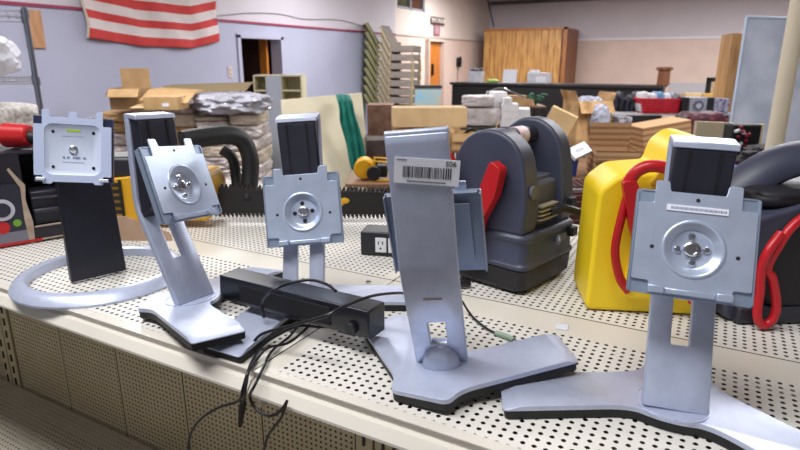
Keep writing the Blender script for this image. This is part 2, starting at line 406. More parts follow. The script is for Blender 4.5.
# ================================================================== MONITOR STANDS
def vbase(root, rot, ang=54, L=.178, wd_=.074, boff=0):
    """V shaped foot: arms go towards -Y; flat vertex block behind the column"""
    a = R(270+ang); dr = Vector((math.cos(a), math.sin(a))); no = Vector((-dr.y, dr.x))
    O1 = Vector((.045, .058)); O2 = O1+dr*L; I2 = O2-no*wd_+dr*.012; I1 = O1-no*wd_+dr*.040
    def outline(e):
        q2 = O2-dr*e; r2 = I2-dr*e
        P = [Vector((.038, .086)), O1, q2, r2, I1, Vector((.014, -.034))]
        P = P+[Vector((-p.x, p.y)) for p in P[::-1]]
        rr = [.010, .02, .006, .008, .03, .02]; rr = rr+rr[::-1]
        Mr = Matrix.Rotation(rot, 2)
        return [Mr @ (Vector(p)-Vector((0, boff))) for p in rounded([tuple(p) for p in P], rr, 6)]
    A_, B_ = outline(0), outline(.017)
    m = MB(); loft(m, [[(p.x*.985, p.y*.985, .0005) for p in A_], [(p.x*.99, p.y*.99, .0115) for p in A_]]); m.build('base_underside', M_rubber, root)
    m = MB(); loft(m, [[(p.x, p.y, .0112) for p in A_], [(p.x, p.y, .0130) for p in A_], [(p.x, p.y, .0175) for p in B_]]); return m.build('base', M_silver, root, bevel=.0025, segs=3)
def ramp_rot(ax, ang): return Matrix.Rotation(ang, 3, ax)
def vesa(parent, c, w=.150, h=.128, screws=True, tilt=0):
    """quick-release plate; local -Y is its face"""
    e = MB()
    e.holed(rounded([(-w/2, -h/2), (w/2, -h/2), (w/2, h/2), (-w/2, h/2)], .003), [circ(.034, 0, -.004, 40)], .003, .006)
    # folded rims left and right
    e.box((-w/2+.001, .0075, 0), (.002, .013, h-.004)); e.box((w/2-.001, .0075, 0), (.002, .013, h-.004)); e.box((0, .008, h/2-.001), (w-.01, .012, .002)); e.box((0, .013, 0), (w-.03, .002, h-.03))
    bk = e.build('mount_back_plate', M_steel_d, parent, bevel=.0006)
    W = w/2-.0025; H = h/2; n = .018; s_ = .015
    out = [(-W, -H+s_), (-W+n, -H+s_), (-W+n, -H+.003), (W-n, -H+.003), (W-n, -H+s_), (W, -H+s_), (W, H-s_), (W-n+.002, H-s_), (W-n+.002, H+.011), (W-n-.012, H+.011), (W-n-.014, H-.001),
           (-W+n+.014, H-.001), (-W+n+.012, H+.011), (-W+n-.002, H+.011), (-W+n-.002, H-s_), (-W, H-s_)]
    out = rounded(out, .0025, 3)
    e = MB(); rh = .030
    e.holed(out, [circ(rh, 0, -.004, 40)], 0, .0025)
    pl = e.build('mount_plate', M_steel, parent, bevel=.0005)
    e = MB(); Mx = Matrix.Translation((0, .0, -.004)) @ Matrix.Rotation(R(90), 4, 'X')
    # lathe: z axis -> -Y ; depth positive towards the viewer
    e.lathe([(rh+.003, -.0005), (rh+.002, .0012), (rh, .0014), (rh-.002, .0005), (.0225, -.0065), (.020, -.0075), (.0, -.0075)], 40, Mx)
    e.build('dish', M_chrome if False else M_steel, parent, smooth=True, ang=60)
    e = MB(); e.lathe([(.009, -.008), (.009, -.0045), (.0075, -.0035), (.005, -.0035), (.0045, -.0048), (0, -.0048)], 24, Mx); e.build('hub', M_chrome, parent, smooth=True, ang=40)
    for k in range(4):
        a = R(90*k+5); x, z = .0145*math.cos(a), .0145*math.sin(a)-.004
        e = MB()
        if screws: e.lathe([(.0042, 0), (.0042, .0018), (.003, .003), (0, .0035)], 16, Matrix.Translation((x, .008, z)) @ Matrix.Rotation(R(90), 4, 'X')); e.build('screw', M_chrome, parent, smooth=True)
        else: e.cyl((x, .0078, z), (x, .0066, z), .0034, n=16); e.build('screw_hole', M_rubber, parent)
    e = MB()
    for (x, z) in ((-W+.018, -.006), (W-.016, -.008), (0, H-.008)): e.cyl((x, .001, z), (x, -.0004, z), .0022, n=12)
    e.build('rivet_hole', M_rubber, parent)
    e = MB()
    for sx in (-1, 1): e.box((sx*(W-n-.008), -.003, -H+.006), (.016, .006, .008))
    e.box((0, -.0012, -H+.006), (w-.075, .0025, .006)); e.build('latch_tab', M_steel, parent, bevel=.001)
    return pl
def mount(root, world, w=.125, h=.117, screws=True):
    """world = (x, y, z above shelf, rz, tilt, roll)"""
    x, y, z, rz, ti, ro = world
    m = MB(); m.box((0, .030, 0), (.046, .030, .046)); base = m.build('vesa_mount', M_black, root, bevel=.002)
    base.rotation_mode = 'YXZ'
    Mw = Matrix.Translation((x, y, S+z)) @ Matrix.Rotation(R(rz), 4, 'Z') @ Matrix.Rotation(R(ti), 4, 'X') @ Matrix.Rotation(R(ro), 4, 'Y')
    bpy.context.view_layer.update(); ml = root.matrix_world.inverted() @ Mw
    base.location = ml.to_translation(); base.rotation_mode = 'XYZ'; base.rotation_euler = ml.to_euler('XYZ')
    vesa(base, (0, 0, 0), w, h, screws); return base

def dell_stand(label, loc, col_rz, base_rz, world, slot=(.06, .125), knee=.062, top=.095, H=.304, screws=True, arms=54, hump=False, kz=.165, wcol=.070, pre=None, L=.178, roll=0, boff=0):
    root = empty('monitor_stand', label, 'monitor stand', loc, col_rz)
    if pre: root.rotation_euler = (pre @ Matrix.Rotation(col_rz, 3, 'Z')).to_euler('XYZ')
    vbase(root, base_rz-col_rz, arms, L, boff=boff)
    w = wcol/2; wt = w-.001; hs = .0105; z0 = .016
    path = [(-.012, z0)]
    def yy(z): return -.012 + (knee+.012)*(z-z0)/(kz-z0)
    for z in slot: path.append((yy(z), z))
    path += [(knee, kz), (knee+.003, kz+.02), (top, H-.012), (top, H-.002)]
    xs = [-w, -hs, hs, w]
    m = MB()
    V = [[m.bm.verts.new((x, p[0], p[1])) for x in xs] for p in path]
    for j in range(len(path)-1):
        for i in range(3):
            if i == 1 and j == 1: continue
            m.bm.faces.new((V[j][i], V[j][i+1], V[j+1][i+1], V[j+1][i]))
    ro = [m.build('column', M_silver2, root, solid=.012, bevel=.002, segs=2)]
    hy1 = top-.005; hy0 = top-.029
    m = MB(); m.prismx([(top+.005, H-.010), (top+.005, H+.001), (top+.002, H+.003), (hy0+.004, H-.001), (hy0+.001, H-.008), (hy0+.004, H-.0085), (hy1, H-.005)], -w, w); ro.append(m.build('top_cap', M_silver2, root, bevel=.0012))
    m = MB(); m.prismx([(knee-.003, kz-.012), (knee-.012, kz-.008), (hy0-.002, kz+.012), (hy0, H-.014), (hy0+.004, H-.006), (hy1, H-.006)], -wt+.002, wt-.002)
    hs_o = m.build('housing', M_satin, root, bevel=.002, segs=2); ro.append(hs_o)
    for q in ro: q.rotation_euler.y = roll
    for sx in (-1, 1):
        m = MB(); m.box((sx*.0165, hy0-.0004, (kz+H)/2+.02), (.003, .002, H-kz-.06)); m.build('guide_slot', M_rubber, hs_o)
    mount(root, world, .125, .117, screws)
    if hump:
        m = MB(); m.sphere((0, .004, .016), .0245, (1, .55, 1.35), 14); m.build('foot_hump', M_silver2, root, smooth=True)
        m = MB(); m.box((0, yy(.125)+.0068, .128), (.022, .003, .0035)); m.build('badge', M_chrome, root)
    else:
        m = MB(); m.lathe([(.040, .0172), (.0405, .0184), (.039, .0184), (.0385, .0172)], 48); m.build('swivel_ring', M_silver, root, smooth=True)
    return root

def P2(x, y, z=0): return atz(x, y, S+z)
# E : right stand, facing the lens
e_o = P2(672, 403, .0175); e_o.z = S
stE = dell_stand('silver monitor stand at the far right in front of the yellow power pack', e_o, R(14), R(0), (-.011, .681, .207, 12.7, -24, 2.5), arms=59, slot=(.082, .130), H=.313, roll=R(2.5))
m = MB(); m.box((0, -.0008, .040), (.062, .0008, .007)); lb_ = m.build('serial_label', M_paper, [c for c in stE.children if c.name.startswith('vesa_mount')][0])
m = MB()
for k in range(34): m.box((-.026+k*.00165, -.0014, .040), (.0008 if k % 3 else .0012, .0004, .0028))
m.build('serial_print', mat('grey_ink', (130, 142, 172), .6), lb_)
# D : centre stand seen from behind; its right arm rides on E's left arm, so it leans
d_o = P2(443, 362, .028); d_o.z = S+.0085
axD = Vector((.73, -.68, 0)); preD = Matrix.Rotation(R(6.0), 3, axD)
stD = dell_stand('silver monitor stand seen from behind with a barcode sticker marked 506', d_o, R(202), R(182), (-.312, .664, .186, 198, -12, 5.9), slot=(.052, .090), hump=True, kz=.16, knee=.045, top=.052, H=.326, wcol=.067, pre=preD, L=.158, arms=47, boff=.014)
stk = MB(); stk.box((0, 0, 0), (.069, .0008, .028)); so = stk.build('barcode_sticker', M_paper, stD)
so.location = (-.008, .0595, .284); so.rotation_euler = (R(-2), R(-8), 0)
b = MB(); random.seed(5); x = -.026
while x < .026:
    wv = random.choice((.0005, .0008, .0014)); b.box((x+wv/2, .0006, -.001), (wv, .0006, .012)); x += wv+random.choice((.0006, .0009, .0013))
b.build('barcode', M_ink, so)
text('sticker_number', '506', .0078, M_ink, so, (-.025, .0006, .0095), (R(90), 0, R(180)), .0002)
b = MB()
for k in range(26): b.box((-.02+k*.0016, .0006, -.0112), (.001, .0004, .0014))
b.build('fine_print', M_ink, so)
b = MB()
for k in range(9): b.box((.022+k*.0012, .0006, .0115), (.0008, .0004, .0010))
b.build('fine_print', M_ink, so)
# C : behind the soundbar
c_o = P2(306, 301, .0175); c_o.z = S
stC = dell_stand('silver monitor stand standing behind the black soundbar', c_o, R(24), R(64), (-.583, .724, .168, 29.3, -16.5, -4.4), screws=False, slot=(.03, .135), kz=.16, H=.314, roll=R(-4))
# B : turned to the right
b_o = P2(191, 298, .025); b_o.z = S+.0074
preB = Matrix.Rotation(R(5), 3, Vector((-.37, -.93, 0)))
stB = dell_stand('silver monitor stand turned sideways between ring-base stand and soundbar', b_o, R(86), R(120), (-.712, .602, .223, 98.7, -21.6, 6.4), slot=(.085, .145), knee=.058, top=.052, H=.318, arms=52, boff=.012, pre=preB)
# A : ring base
def ring_stand():
    cen = Vector((-1.01, .64, S))
    root = empty('monitor_stand', 'monitor stand with silver ring base, black slab neck and white square mount', 'monitor stand', cen, R(-17))
    # ring
    m = MB(); N = 64; prof = [(.0, 0), (.0, .004), (.010, .016), (.022, .0215), (.030, .0215), (.034, .018), (.034, .0)]
    rings = []
    prof = [(u*.85, v*.9) for u, v in prof]
    for i in range(N):
        a = 2*PI*i/N
        rr = []
        for (u, v) in prof:
            r_ = .155-u; rr.append(m.bm.verts.new((r_*math.cos(a)*1.0, r_*math.sin(a), v+.0005)))
        rings.append(rr)
    for i in range(N):
        A_, B_ = rings[i], rings[(i+1) % N]
        for k in range(len(prof)): m.bm.faces.new((A_[k], A_[(k+1) % len(prof)], B_[(k+1) % len(prof)], B_[k]))
    m.build('ring_base', M_silver, root, smooth=True, ang=30)
    return root, cen
stA, cenA = ring_stand()
# slab neck : from ground points, leaning
p0 = atz(72, 284, S+.002)-cenA; p1 = atz(127, 271, S+.002)-cenA
invA = Matrix.Rotation(-R(-17), 3, 'Z')
q0 = invA @ p0; q1 = invA @ p1
ax_ = (q1-q0); ax_.z = 0; wn_ = ax_.length; ax_.normalize(); nrm = Vector((ax_.y, -ax_.x, 0))     # face towards the lens side
mid = (q0+q1)/2
th = .016; top_off = -nrm*.012
m = MB()
hgt = .30
for k in (0,):
    v = []
    for (zz, sh) in ((0.002, Vector((0, 0, 0))), (hgt, top_off)):
        for (s1, s2) in ((-.5, 0), (.5, 0), (.5, -1), (-.5, -1)):
            wv = wn_ if zz < .01 else wn_*.86
            v.append(m.bm.verts.new(mid+sh+ax_*wv*s1+nrm*th*s2+Vector((0, 0, zz))))
    for f in ((0, 1, 2, 3), (4, 5, 6, 7), (0, 1, 5, 4), (1, 2, 6, 5), (2, 3, 7, 6), (3, 0, 4, 7)): m.bm.faces.new([v[i] for i in f])
m.build('slab_neck', M_satin, stA, bevel=.002)
# mount head
hm = MB(); hm.box((0, .014, 0), (.150, .016, .128)); head = hm.build('mount_backing', mat('backing_navy', (34, 36, 72), .4), stA, bevel=.002)
hl = invA @ (Vector((-.99, .605, S+.252))-cenA); head.location = hl; head.scale = (.84, .84, .90)
ang = math.atan2(nrm.y, nrm.x)+PI/2; Mh = Matrix.Rotation(R(43.7+17), 3, 'Z') @ Matrix.Rotation(R(-10), 3, 'X') @ Matrix.Rotation(R(5), 3, 'Y'); head.rotation_euler = Mh.to_euler('XYZ')
M_pw = mat('mount_paint_pale', (196, 208, 236), .5, .1)
W = .073; H = .063
out = [(-W+.016, -H-.004), (-W+.032, -H-.004), (-W+.034, -H), (W-.034, -H), (W-.032, -H-.004), (W-.016, -H-.004), (W-.016, -H+.012), (W, -H+.012), (W, H-.016), (W-.016, H-.016), (W-.016, H+.012), (W-.028, H+.012), (W-.030, H-.001),
       (.008, H-.001), (.007, H+.010), (-.007, H+.010), (-.008, H-.001), (-W+.030, H-.001), (-W+.028, H+.012), (-W+.016, H+.012), (-W+.016, H-.016), (-W, H-.016), (-W, -H+.012), (-W+.016, -H+.012)]
m = MB(); m.holed(rounded(out, .002, 3), [rrect(.106, .098, .016)], 0, .004); m.build('mount_frame', M_pw, head, bevel=.0008)
m = MB()
a_ = rrect(.106, .098, .016); b_ = rrect(.094, .086, .012)
va = [m.bm.verts.new((p[0], .0008, p[1])) for p in a_]; vb = [m.bm.verts.new((p[0], .0052, p[1])) for p in b_]
for i in range(len(a_)): m.bm.faces.new((va[i], va[(i+1) % len(a_)], vb[(i+1) % len(a_)], vb[i]))
m.bm.faces.new(vb); m.build('recess', mat('recess_paint', (202, 212, 232), .5), head, smooth=True, ang=40)
m = MB(); m.lathe([(.0085, 0), (.0085, .002), (.006, .004), (.003, .0042), (.003, .003), (0, .003)], 24, Matrix.Translation((0, .005, 0)) @ Matrix.Rotation(R(90), 4, 'X')); m.build('screw', M_chrome, head, smooth=True)
for sx in (-1, 1):
    for sz in (-1, 1):
        m = MB(); m.cyl((sx*.038, .006, sz*.034), (sx*.038, .0045, sz*.034), .0032, n=14); m.build('screw_hole', M_rubber, head)
m = MB(); m.box((0, .0048, .037), (.026, .0008, .004)); m.build('green_sticker', mat('green_sticker', (170, 205, 40), .5), head)
m = MB()
for k, (x, w_) in enumerate(((-.018, .004), (-.010, .005), (0, .003), (.008, .009), (.021, .005))): m.box((x, .0048, -.015), (w_, .0006, .0035))
for z in (.026, -.024):
    for k in range(16): m.box((-.020+k*.0026, .0048, z), (.0014, .0004, .0012))
m.build('stamped_marks', mat('grey_ink', (130, 142, 172), .6), head)
m = MB()
for sx in (-1, 1): m.box((sx*.060, -.002, -.058), (.018, .006, .006))
m.build('latch_tab', M_chrome, head, bevel=.001)

# ================================================================== SOUNDBAR + CABLES
zt = .072
a1 = atz(219, 275, S+zt); a2 = atz(369, 312, S+zt); a3 = atz(389, 300, S+zt)
dirx = (a2-a1).normalized(); L = (a2-a1).length
dep = .042; rz = math.atan2(dirx.y, dirx.x); ny = Vector((-dirx.y, dirx.x, 0))
cb = (a1+a2)/2+ny*dep/2; cb.z = S
sb = empty('soundbar', 'black monitor soundbar lying across the stand feet at mid shelf', 'speaker', cb, rz)
m = MB(); m.prismx([(-dep/2+.004, .0275), (dep/2, .0275), (dep/2, zt), (-dep/2, zt), (-dep/2-.002, .045)], -L/2, L/2); m.build('housing', mat('soundbar_black', (20, 22, 34), .28), sb, bevel=.0025, segs=3)
m = MB(); m.box((-.01, -dep/2-.0015, .051), (L-.11, .003, .028)); m.build('grille', mat('grille_cloth', (18, 18, 24), .85, 0, 3, 300), sb, bevel=.001)
for x in (-.11, 0.0, .10):
    m = MB(); m.box((x, -.002, .029), (.03, dep*.7, .006)); m.build('bracket', M_black, sb)
m = MB(); m.cyl((L/2-.028, -dep/2-.008, .042), (L/2-.028, -dep/2+.002, .042), .009); m.build('volume_knob', M_black, sb, bevel=.001)
def rel(p): return p
def cable(name, pts, r, label, mat_=M_cable, cat='cable', group=None):
    m = MB(); m.tube(pts, r, 8); o = m.build(name, mat_, smooth=True); tag(o, label, cat, group); return o
e1 = atz(386, 292, S+zt+.003)
def c_(x, y, z): return atz(x, y, S+z)
edgeY = Yf-.018
def ce_(x, y, Y=edgeY):                      # a point hanging in front of the shelf
    return atY(x, y, Y)
cable('audio_cable', [c_(264, 318, .030), c_(262, 303, .05), c_(272, 291, .084), c_(290, 283, .090), c_(310, 280, .092), c_(326, 284, .087), c_(336, 291, .086)], .0022, 'thin black cable looped over the top of the soundbar')
cable('power_cable', [c_(252, 345, .010), c_(262, 334, .03), c_(290, 326, .05), c_(325, 316, .08), c_(345, 306, .087), c_(372, 296, .09), c_(398, 293, .06), c_(410, 294, .02)], .0022, 'black cable running from soundbar knob behind the centre stand')
cable('audio_cable', [c_(352, 322, .03), c_(340, 326, .02), c_(320, 327, .012), c_(298, 326, .015), c_(276, 336, .010), c_(262, 346, .007), c_(250, 366, .005), ce_(246, 385, edgeY-.004), ce_(243, 404)], .0022, 'black cable hanging down ending in a barrel plug')
cable('audio_cable', [c_(300, 322, .025), c_(290, 336, .006), c_(272, 351, .006), c_(263, 368, .005), ce_(255, 385, edgeY-.004), ce_(250, 396), ce_(256, 409), ce_(270, 416), ce_(281, 410), ce_(287, 401)], .002, 'thin black cable looping below the shelf edge')
cable('audio_cable', [c_(310, 325, .012), c_(290, 342, .012), c_(268, 348, .014), c_(256, 360, .006), c_(248, 372, .005), ce_(243, 388, edgeY-.004), ce_(238, 401), ce_(218, 408), ce_(200, 420), ce_(190, 436), ce_(188, 455)], .002, 'thin black cable swinging left below the shelf edge')
cable('audio_cable', [ce_(287, 401, edgeY), ce_(281, 418, edgeY+.003), ce_(268, 436, edgeY+.005), ce_(262, 460, edgeY+.006)], .002, 'short black cable end dangling to the lower right under the shelf edge')
m = MB(); pa = ce_(243, 402); pb = ce_(240, 426); m.tube([pa, pa.lerp(pb, .3), pb], lambda t: .0048 if t < .7 else .003, 10, smooth=False); tag(m.build('barrel_plug', M_rubber, smooth=True), 'black barrel plug hanging below the shelf edge', 'plug')
cp = [c_(462, 301, .02), c_(472, 316, .006), c_(486, 328, .004), c_(496, 333, .004)]
gp = empty('plug_cable', 'black cable ending in a pale green plug beside the centre stand', 'cable', cp[0])
m = MB(); m.tube([p-cp[0] for p in cp], .0018, 8); m.build('cord', M_cable, gp, smooth=True)
m = MB(); m.tube([cp[3]-cp[0], c_(508, 337, .005)-cp[0], c_(514, 340, .005)-cp[0]], .0042, 10, smooth=False); m.build('plug_body', mat('pale_green', (138, 160, 140), .5), gp, smooth=True)
m = MB(); m.tube([c_(514, 340, .005)-cp[0], c_(522, 343, .004)-cp[0]], .0018, 8, smooth=False); m.build('plug_tip', M_chrome, gp)

# clear tag on the centre strip
tp = atz(562, 327, S+.0006); m = MB(); m.box((0, 0, 0), (.018, .020, .0008)); tag(m.build('price_tag', mat('tag_clear', (225, 232, 242), .15), loc=tp, rotz=R(8)), 'small glossy white tag stuck on the centre strip of shelf', 'tag')

# outlet strip box
ob = atz(372, 256, S); o_ = empty('outlet_box', 'small black power box with white outlets left of the centre stand', 'power strip', ob, R(18))
m = MB(); m.box((.05, .03, .027), (.15, .06, .053)); m.build('case', M_black, o_, bevel=.003)
for k in range(3):
    m = MB(); m.box((.02+k*.028, -.0012, .026), (.024, .003, .032)); q = m.build('outlet', M_white, o_, bevel=.001)
    m = MB(); m.box((.015+k*.028, -.003, .031), (.002, .001, .007)); m.box((.024+k*.028, -.003, .031), (.002, .001, .007)); m.cyl((.0195+k*.028, -.0025, .019), (.0195+k*.028, -.0034, .019), .0022, n=10); m.build('socket_slots', M_rubber, q)

# ================================================================== GREY JUMP STARTER (two arched ends)
g0 = atz(522, 299, S); dl_ = atz(462, 285, S+.0)-g0; dr_ = atz(568, 273, S)-g0
j = empty('jump_starter', 'grey portable jump starter with twin arched ends and red clamp', 'jump starter', g0, R(-14))
# local: -Y face looks to the lens-left, arches stacked along +Y... width along X
Wj = .165; Dj = .185
m = MB()
# local frame: corner nearest the lens at origin, -X..0 along the arched face (y=0), +Y depth
def fp(w0, d0_, z, r=.02): return [(p[0]-Wj/2, p[1]+Dj/2, z) for p in rrect(w0, d0_, r, n=4)]
loft(m, [fp(Wj-.02, Dj-.02, .002), fp(Wj-.004, Dj-.004, .012), fp(Wj, Dj, .048)]); m.build('lower_skirt', mat('skirt_black', (28, 27, 32), .5), j, bevel=.003)
m = MB(); loft(m, [fp(Wj+.004, Dj+.004, .048), fp(Wj+.006, Dj+.006, .054), fp(Wj-.002, Dj-.002, .060), fp(Wj-.004, Dj-.004, .097), fp(Wj+.002, Dj+.002, .100), fp(Wj+.002, Dj+.002, .106), fp(Wj-.008, Dj-.008, .112)]); m.build('body_band', M_grey, j, bevel=.002)
def arch(y0, y1, sx=1.0, h=.288):
    pts = [(-Wj+.010, .11), (-.010, .11), (-.006, .16), (-.012, .215)]
    cx = -Wj/2-.004; rx = Wj/2-.010
    for k in range(0, 19):
        a = R(10+170*k/18*.98); pts.append((cx+rx*math.cos(a)*1.0, .205+(h-.205)*math.sin(a)**.8))
    pts += [(-Wj+.008, .16)]
    m = MB(); m.prismy(pts, y0, y1); return m
m = arch(.004, .050); m.build('end_arch', M_grey, j, bevel=.006, segs=3)
m = arch(.138, .178, h=.300); m.build('end_arch', M_grey, j, bevel=.006, segs=3)
m = MB(); m.box((-Wj/2, .10, .150), (Wj-.05, .10, .085)); m.build('centre_block', M_grey2, j, bevel=.006)
m = MB(); m.box((-Wj/2, .10, .195), (Wj-.075, .10, .010)); m.build('top_window', mat('smoky_lid', (110, 112, 125), .12, 0, 14, 30), j, bevel=.002)
m = MB(); m.cyl((-Wj/2, .045, .270), (-Wj/2, .155, .270), .016); hb = m.build('carry_handle', M_greyd, j, bevel=.002)
m = MB(); m.cyl((-Wj/2, .075, .270), (-Wj/2, .105, .270), .0175); m.build('pink_tape', mat('pink_tape', (226, 178, 190), .5, 0, 0, 60, 0, 60, (235, 230, 232)), hb)
m = MB()
for k in range(4): m.box((-.012+.002, .085, .130+k*.008), (.012, .06, .0025))
m.build('vent_slots', mat('label_print', (170, 160, 140), .6), j)
m = MB(); m.box((-.004, .13, .085), (.014, .03, .012)); m.cyl((-.004, .12, .088), (.010, .10, .082), .005, n=12); m.build('toggle', M_grey2, j, bevel=.001)
for (y, z) in ((.15, .15), (.165, .09)):
    m = MB(); m.box((0.004, y, z), (.012, .02, .018)); m.build('cable_clip', M_rubber, j, bevel=.002)
m = MB(); m.cyl((-.010, .028, .185), (-.0035, .028, .185), .012, n=20); m.build('socket', M_chrome if False else M_grey2, j)
m = MB(); m.tube([(-.004, .09, .140), (.016, .11, .146), (.040, .15, .125), (.052, .18, .085), (.052, .195, .040), (.040, .20, .014), (.010, .205, .010)], .0075, 10); m.build('black_cable', M_cable, j, smooth=True)
m = MB(); m.tube([(-Wj+.005, -.012, .22), (-Wj-.01, -.025, .20), (-Wj+.0, -.03, .15), (-Wj+.01, -.03, .08), (-Wj+.03, -.04, .02), (-Wj+.055, -.035, .012), (-Wj+.065, -.02, .010)], .008, 10); m.tube([(-Wj+.01, -.012, .20), (-Wj+.02, -.03, .14), (-Wj+.02, -.028, .05), (-Wj+.04, -.03, .012)], .008, 10); m.build('black_cable', M_cable, j, smooth=True)
# red clamp on the near arch
m = MB(); m.prismy(rounded([(-.062, .240), (-.040, .228), (-.050, .180), (-.076, .130), (-.088, .075), (-.112, .060), (-.108, .115), (-.094, .150), (-.078, .200)], .006, 3), -.026, -.004)
m.build('red_clamp', M_red, j, bevel=.004)
m = MB(); m.tube([(-Wj-.012, -.02, .235), (-Wj+.004, -.03, .25), (-Wj+.02, -.02, .23), (-Wj+.016, -.02, .20)], .006, 10); m.tube([(-Wj-.008, -.03, .215), (-Wj+.010, -.035, .20), (-Wj+.008, -.03, .17)], .006, 10); m.build('red_cable', M_red, j, smooth=True)

# ================================================================== YELLOW POWER PACK
y0_ = atz(585, 311, S); jy = empty('power_pack', 'yellow power pack with red jump clamps behind the right stand', 'jump starter', y0_, R(22))
Wy = .185; Dy = .13
prof = [(0.0, .002), (Wy, .002), (Wy, .21), (.178, .262), (.155, .290), (.128, .292), (.106, .272), (.098, .238), (.035, .232), (.004, .205)]
m = MB(); m.prismy(rounded(prof, [.012, .012, .02, .015, .015, .015, .012, .008, .012, .012], 5), .0, Dy); m.build('body', M_yellow, jy, bevel=.007, segs=3)
m = MB(); m.prismy(rounded([(.055, .030), (Wy-.01, .030), (Wy-.01, .19), (.10, .19), (.070, .14), (.055, .06)], .015, 4), -.014, .004); m.build('front_cover', M_yellow, jy, bevel=.006, segs=3)
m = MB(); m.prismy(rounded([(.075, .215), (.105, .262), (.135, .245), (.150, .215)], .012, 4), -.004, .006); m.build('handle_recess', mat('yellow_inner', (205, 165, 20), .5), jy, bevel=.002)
m = MB(); m.tube([(.046, -.016, .215), (.036, -.022, .165), (.032, -.024, .115), (.044, -.022, .070), (.060, -.02, .048)], .0085, 12, flat=.7)
m.tube([(.040, -.020, .218), (.050, -.024, .240), (.068, -.026, .250), (.092, -.026, .248), (.108, -.024, .238), (.113, -.022, .215)], .0095, 12)
m.build('red_clamp', M_red, jy, smooth=True)
m = MB(); m.prismy(rounded([(.030, .226), (.050, .230), (.074, .17), (.094, .125), (.094, .065), (.074, .085), (.048, .155)], .005, 3), -.034, -.018); m.build('red_clamp', M_red, jy, bevel=.003)
m = MB(); m.prismy(rounded([(.098, .236), (.122, .236), (.127, .19), (.124, .12), (.104, .12), (.100, .18)], .005, 3), -.034, -.018); m.build('red_clamp', M_red, jy, bevel=.003)
m = MB(); m.box((.158, -.020, .075), (.018, .014, .05)); m.cyl((.158, -.02, .03), (.158, -.02, .055), .006); m.build('red_switch', M_red, jy, bevel=.003)

# ================================================================== DARK PACK AT RIGHT
k0 = atz(722, 322, S); jk = empty('jump_starter', 'dark grey jump starter at the right edge with looping red cable', 'jump starter', k0, R(31))
Wk = .34; Dk = .17
prof = [(0, .002), (Wk, .002), (Wk, .215), (.24, .225), (.14, .205), (.080, .185), (.010, .165), (0, .14)]
m = MB(); m.prismy(rounded(prof, [.02, .02, .05, .06, .05, .04, .03, .02], 6), .0, Dk); m.build('body', M_grey, jk, bevel=.014, segs=4)
m = MB(); m.prismy(rounded([(.050, .030), (.30, .030), (.30, .190), (.130, .195), (.075, .165), (.050, .09)], .03, 5), -.012, .004); m.build('front_pocket', mat('pocket_black', (24, 21, 26), .6), jk, bevel=.005, segs=3)
m = MB(); m.box((Wk/2, -.004, .016), (Wk-.03, .02, .028)); m.build('lower_band', M_greyd, jk, bevel=.004)
m = MB(); m.tube([(.012, .085, .150), (.035, .085, .185), (.075, .085, .222), (.125, .085, .246), (.19, .085, .252), (.28, .085, .240), (.33, .085, .20)], .019, 14, flat=1.7); m.build('carry_handle', M_grey, jk, smooth=True)
m = MB(); m.blob((.105, .06, .196), (.13, .10, .03), .05, 2, 3, 3); m.build('grip_shade', mat('grip_shade_dark', (28, 28, 36), .6), jk, smooth=True)  # dark blob painting the shade of the hollow under the handle
m = MB(); m.tube([(.24, -.012, .190), (.135, -.016, .196), (.075, -.022, .172), (.046, -.028, .13), (.036, -.030, .10), (.046, -.032, .085), (.060, -.032, .04), (.056, -.032, .016), (.042, -.032, .010), (.032, -.032, .028), (.030, -.032, .065), (.026, -.032, .10), (.030, -.034, .130), (.050, -.026, .155)], .0068, 12); m.build('red_cable', M_redc, jk, smooth=True)

# ================================================================== CHAINSAW
s0 = atz(205, 222, S+.004); s1_ = atz(398, 222, S+.002); dv = (s1_-s0); srz = math.atan2(dv.y, dv.x)
s0.z = S
cs = empty('chainsaw', 'yellow and black chainsaw lying behind the stands with its long toothed bar', 'chainsaw', s0, srz)
Lb = .50
bar = rounded([(-.04, .030), (Lb-.03, .022), (Lb, .045), (Lb, .062), (Lb-.03, .082), (-.04, .095)], [0, .02, .02, .02, .02, 0], 5)
m = MB(); m.prismy(bar, -.004, .004); gb = m.build('guide_bar', mat('bar_dark', (38, 34, 34), .45, .3), cs, bevel=.001)
m = MB()
def teeth(p, q, up):
    n = int((Vector(q)-Vector(p)).length/.0105)
    for i in range(n):
        t = (i+.5)/n; x = p[0]+(q[0]-p[0])*t; z = p[1]+(q[1]-p[1])*t
        m.box((x, 0, z), (.0082, .007, .006)); m.prismy([(x-.003, z), (x+.004, z), (x+.003, z+up*.008), (x, z+up*.009)], -.003, .003)
teeth((-.04, .097), (Lb-.03, .084), 1); teeth((-.04, .028), (Lb-.03, .020), -1)
for k in range(7):
    a = R(-75+150*k/6); m.box((Lb-.028+.032*math.cos(a), 0, .052+.034*math.sin(a)), (.008, .007, .008))
m.build('saw_chain', mat('chain_metal', (52, 44, 40), .4, .5), gb)
m = MB()
for (x, z) in ((.30, .055), (.345, .052), (.36, .060)): m.sphere((x, -.005, z), .008, (1.6, .2, 1), 8)
m.build('bar_markings', M_yellow2, gb)
m = MB(); m.prismy(rounded([(-.26, .02), (.030, .02), (.045, .105), (.03, .140), (-.10, .14), (-.24, .125), (-.26, .10)], .015, 4), -.05, .07); m.build('engine_body', M_yellow2, cs, bevel=.006, segs=2)
m = MB()
for k in range(5): m.box((-.215, -.052, .045+k*.017), (.07, .006, .009))
for x in (-.25, -.215, -.18): m.box((x, -.053, .08), (.006, .004, .09))
m.build('cooling_grille', M_rubber, cs)
m = MB(); m.box((-.20, .0, .155), (.12, .10, .05)); m.build('top_cover', M_black, cs, bevel=.01)
inv = Matrix.Rotation(-srz, 3, 'Z')
def sp(x, y, d): return inv @ (atd(x, y, d)-s0)
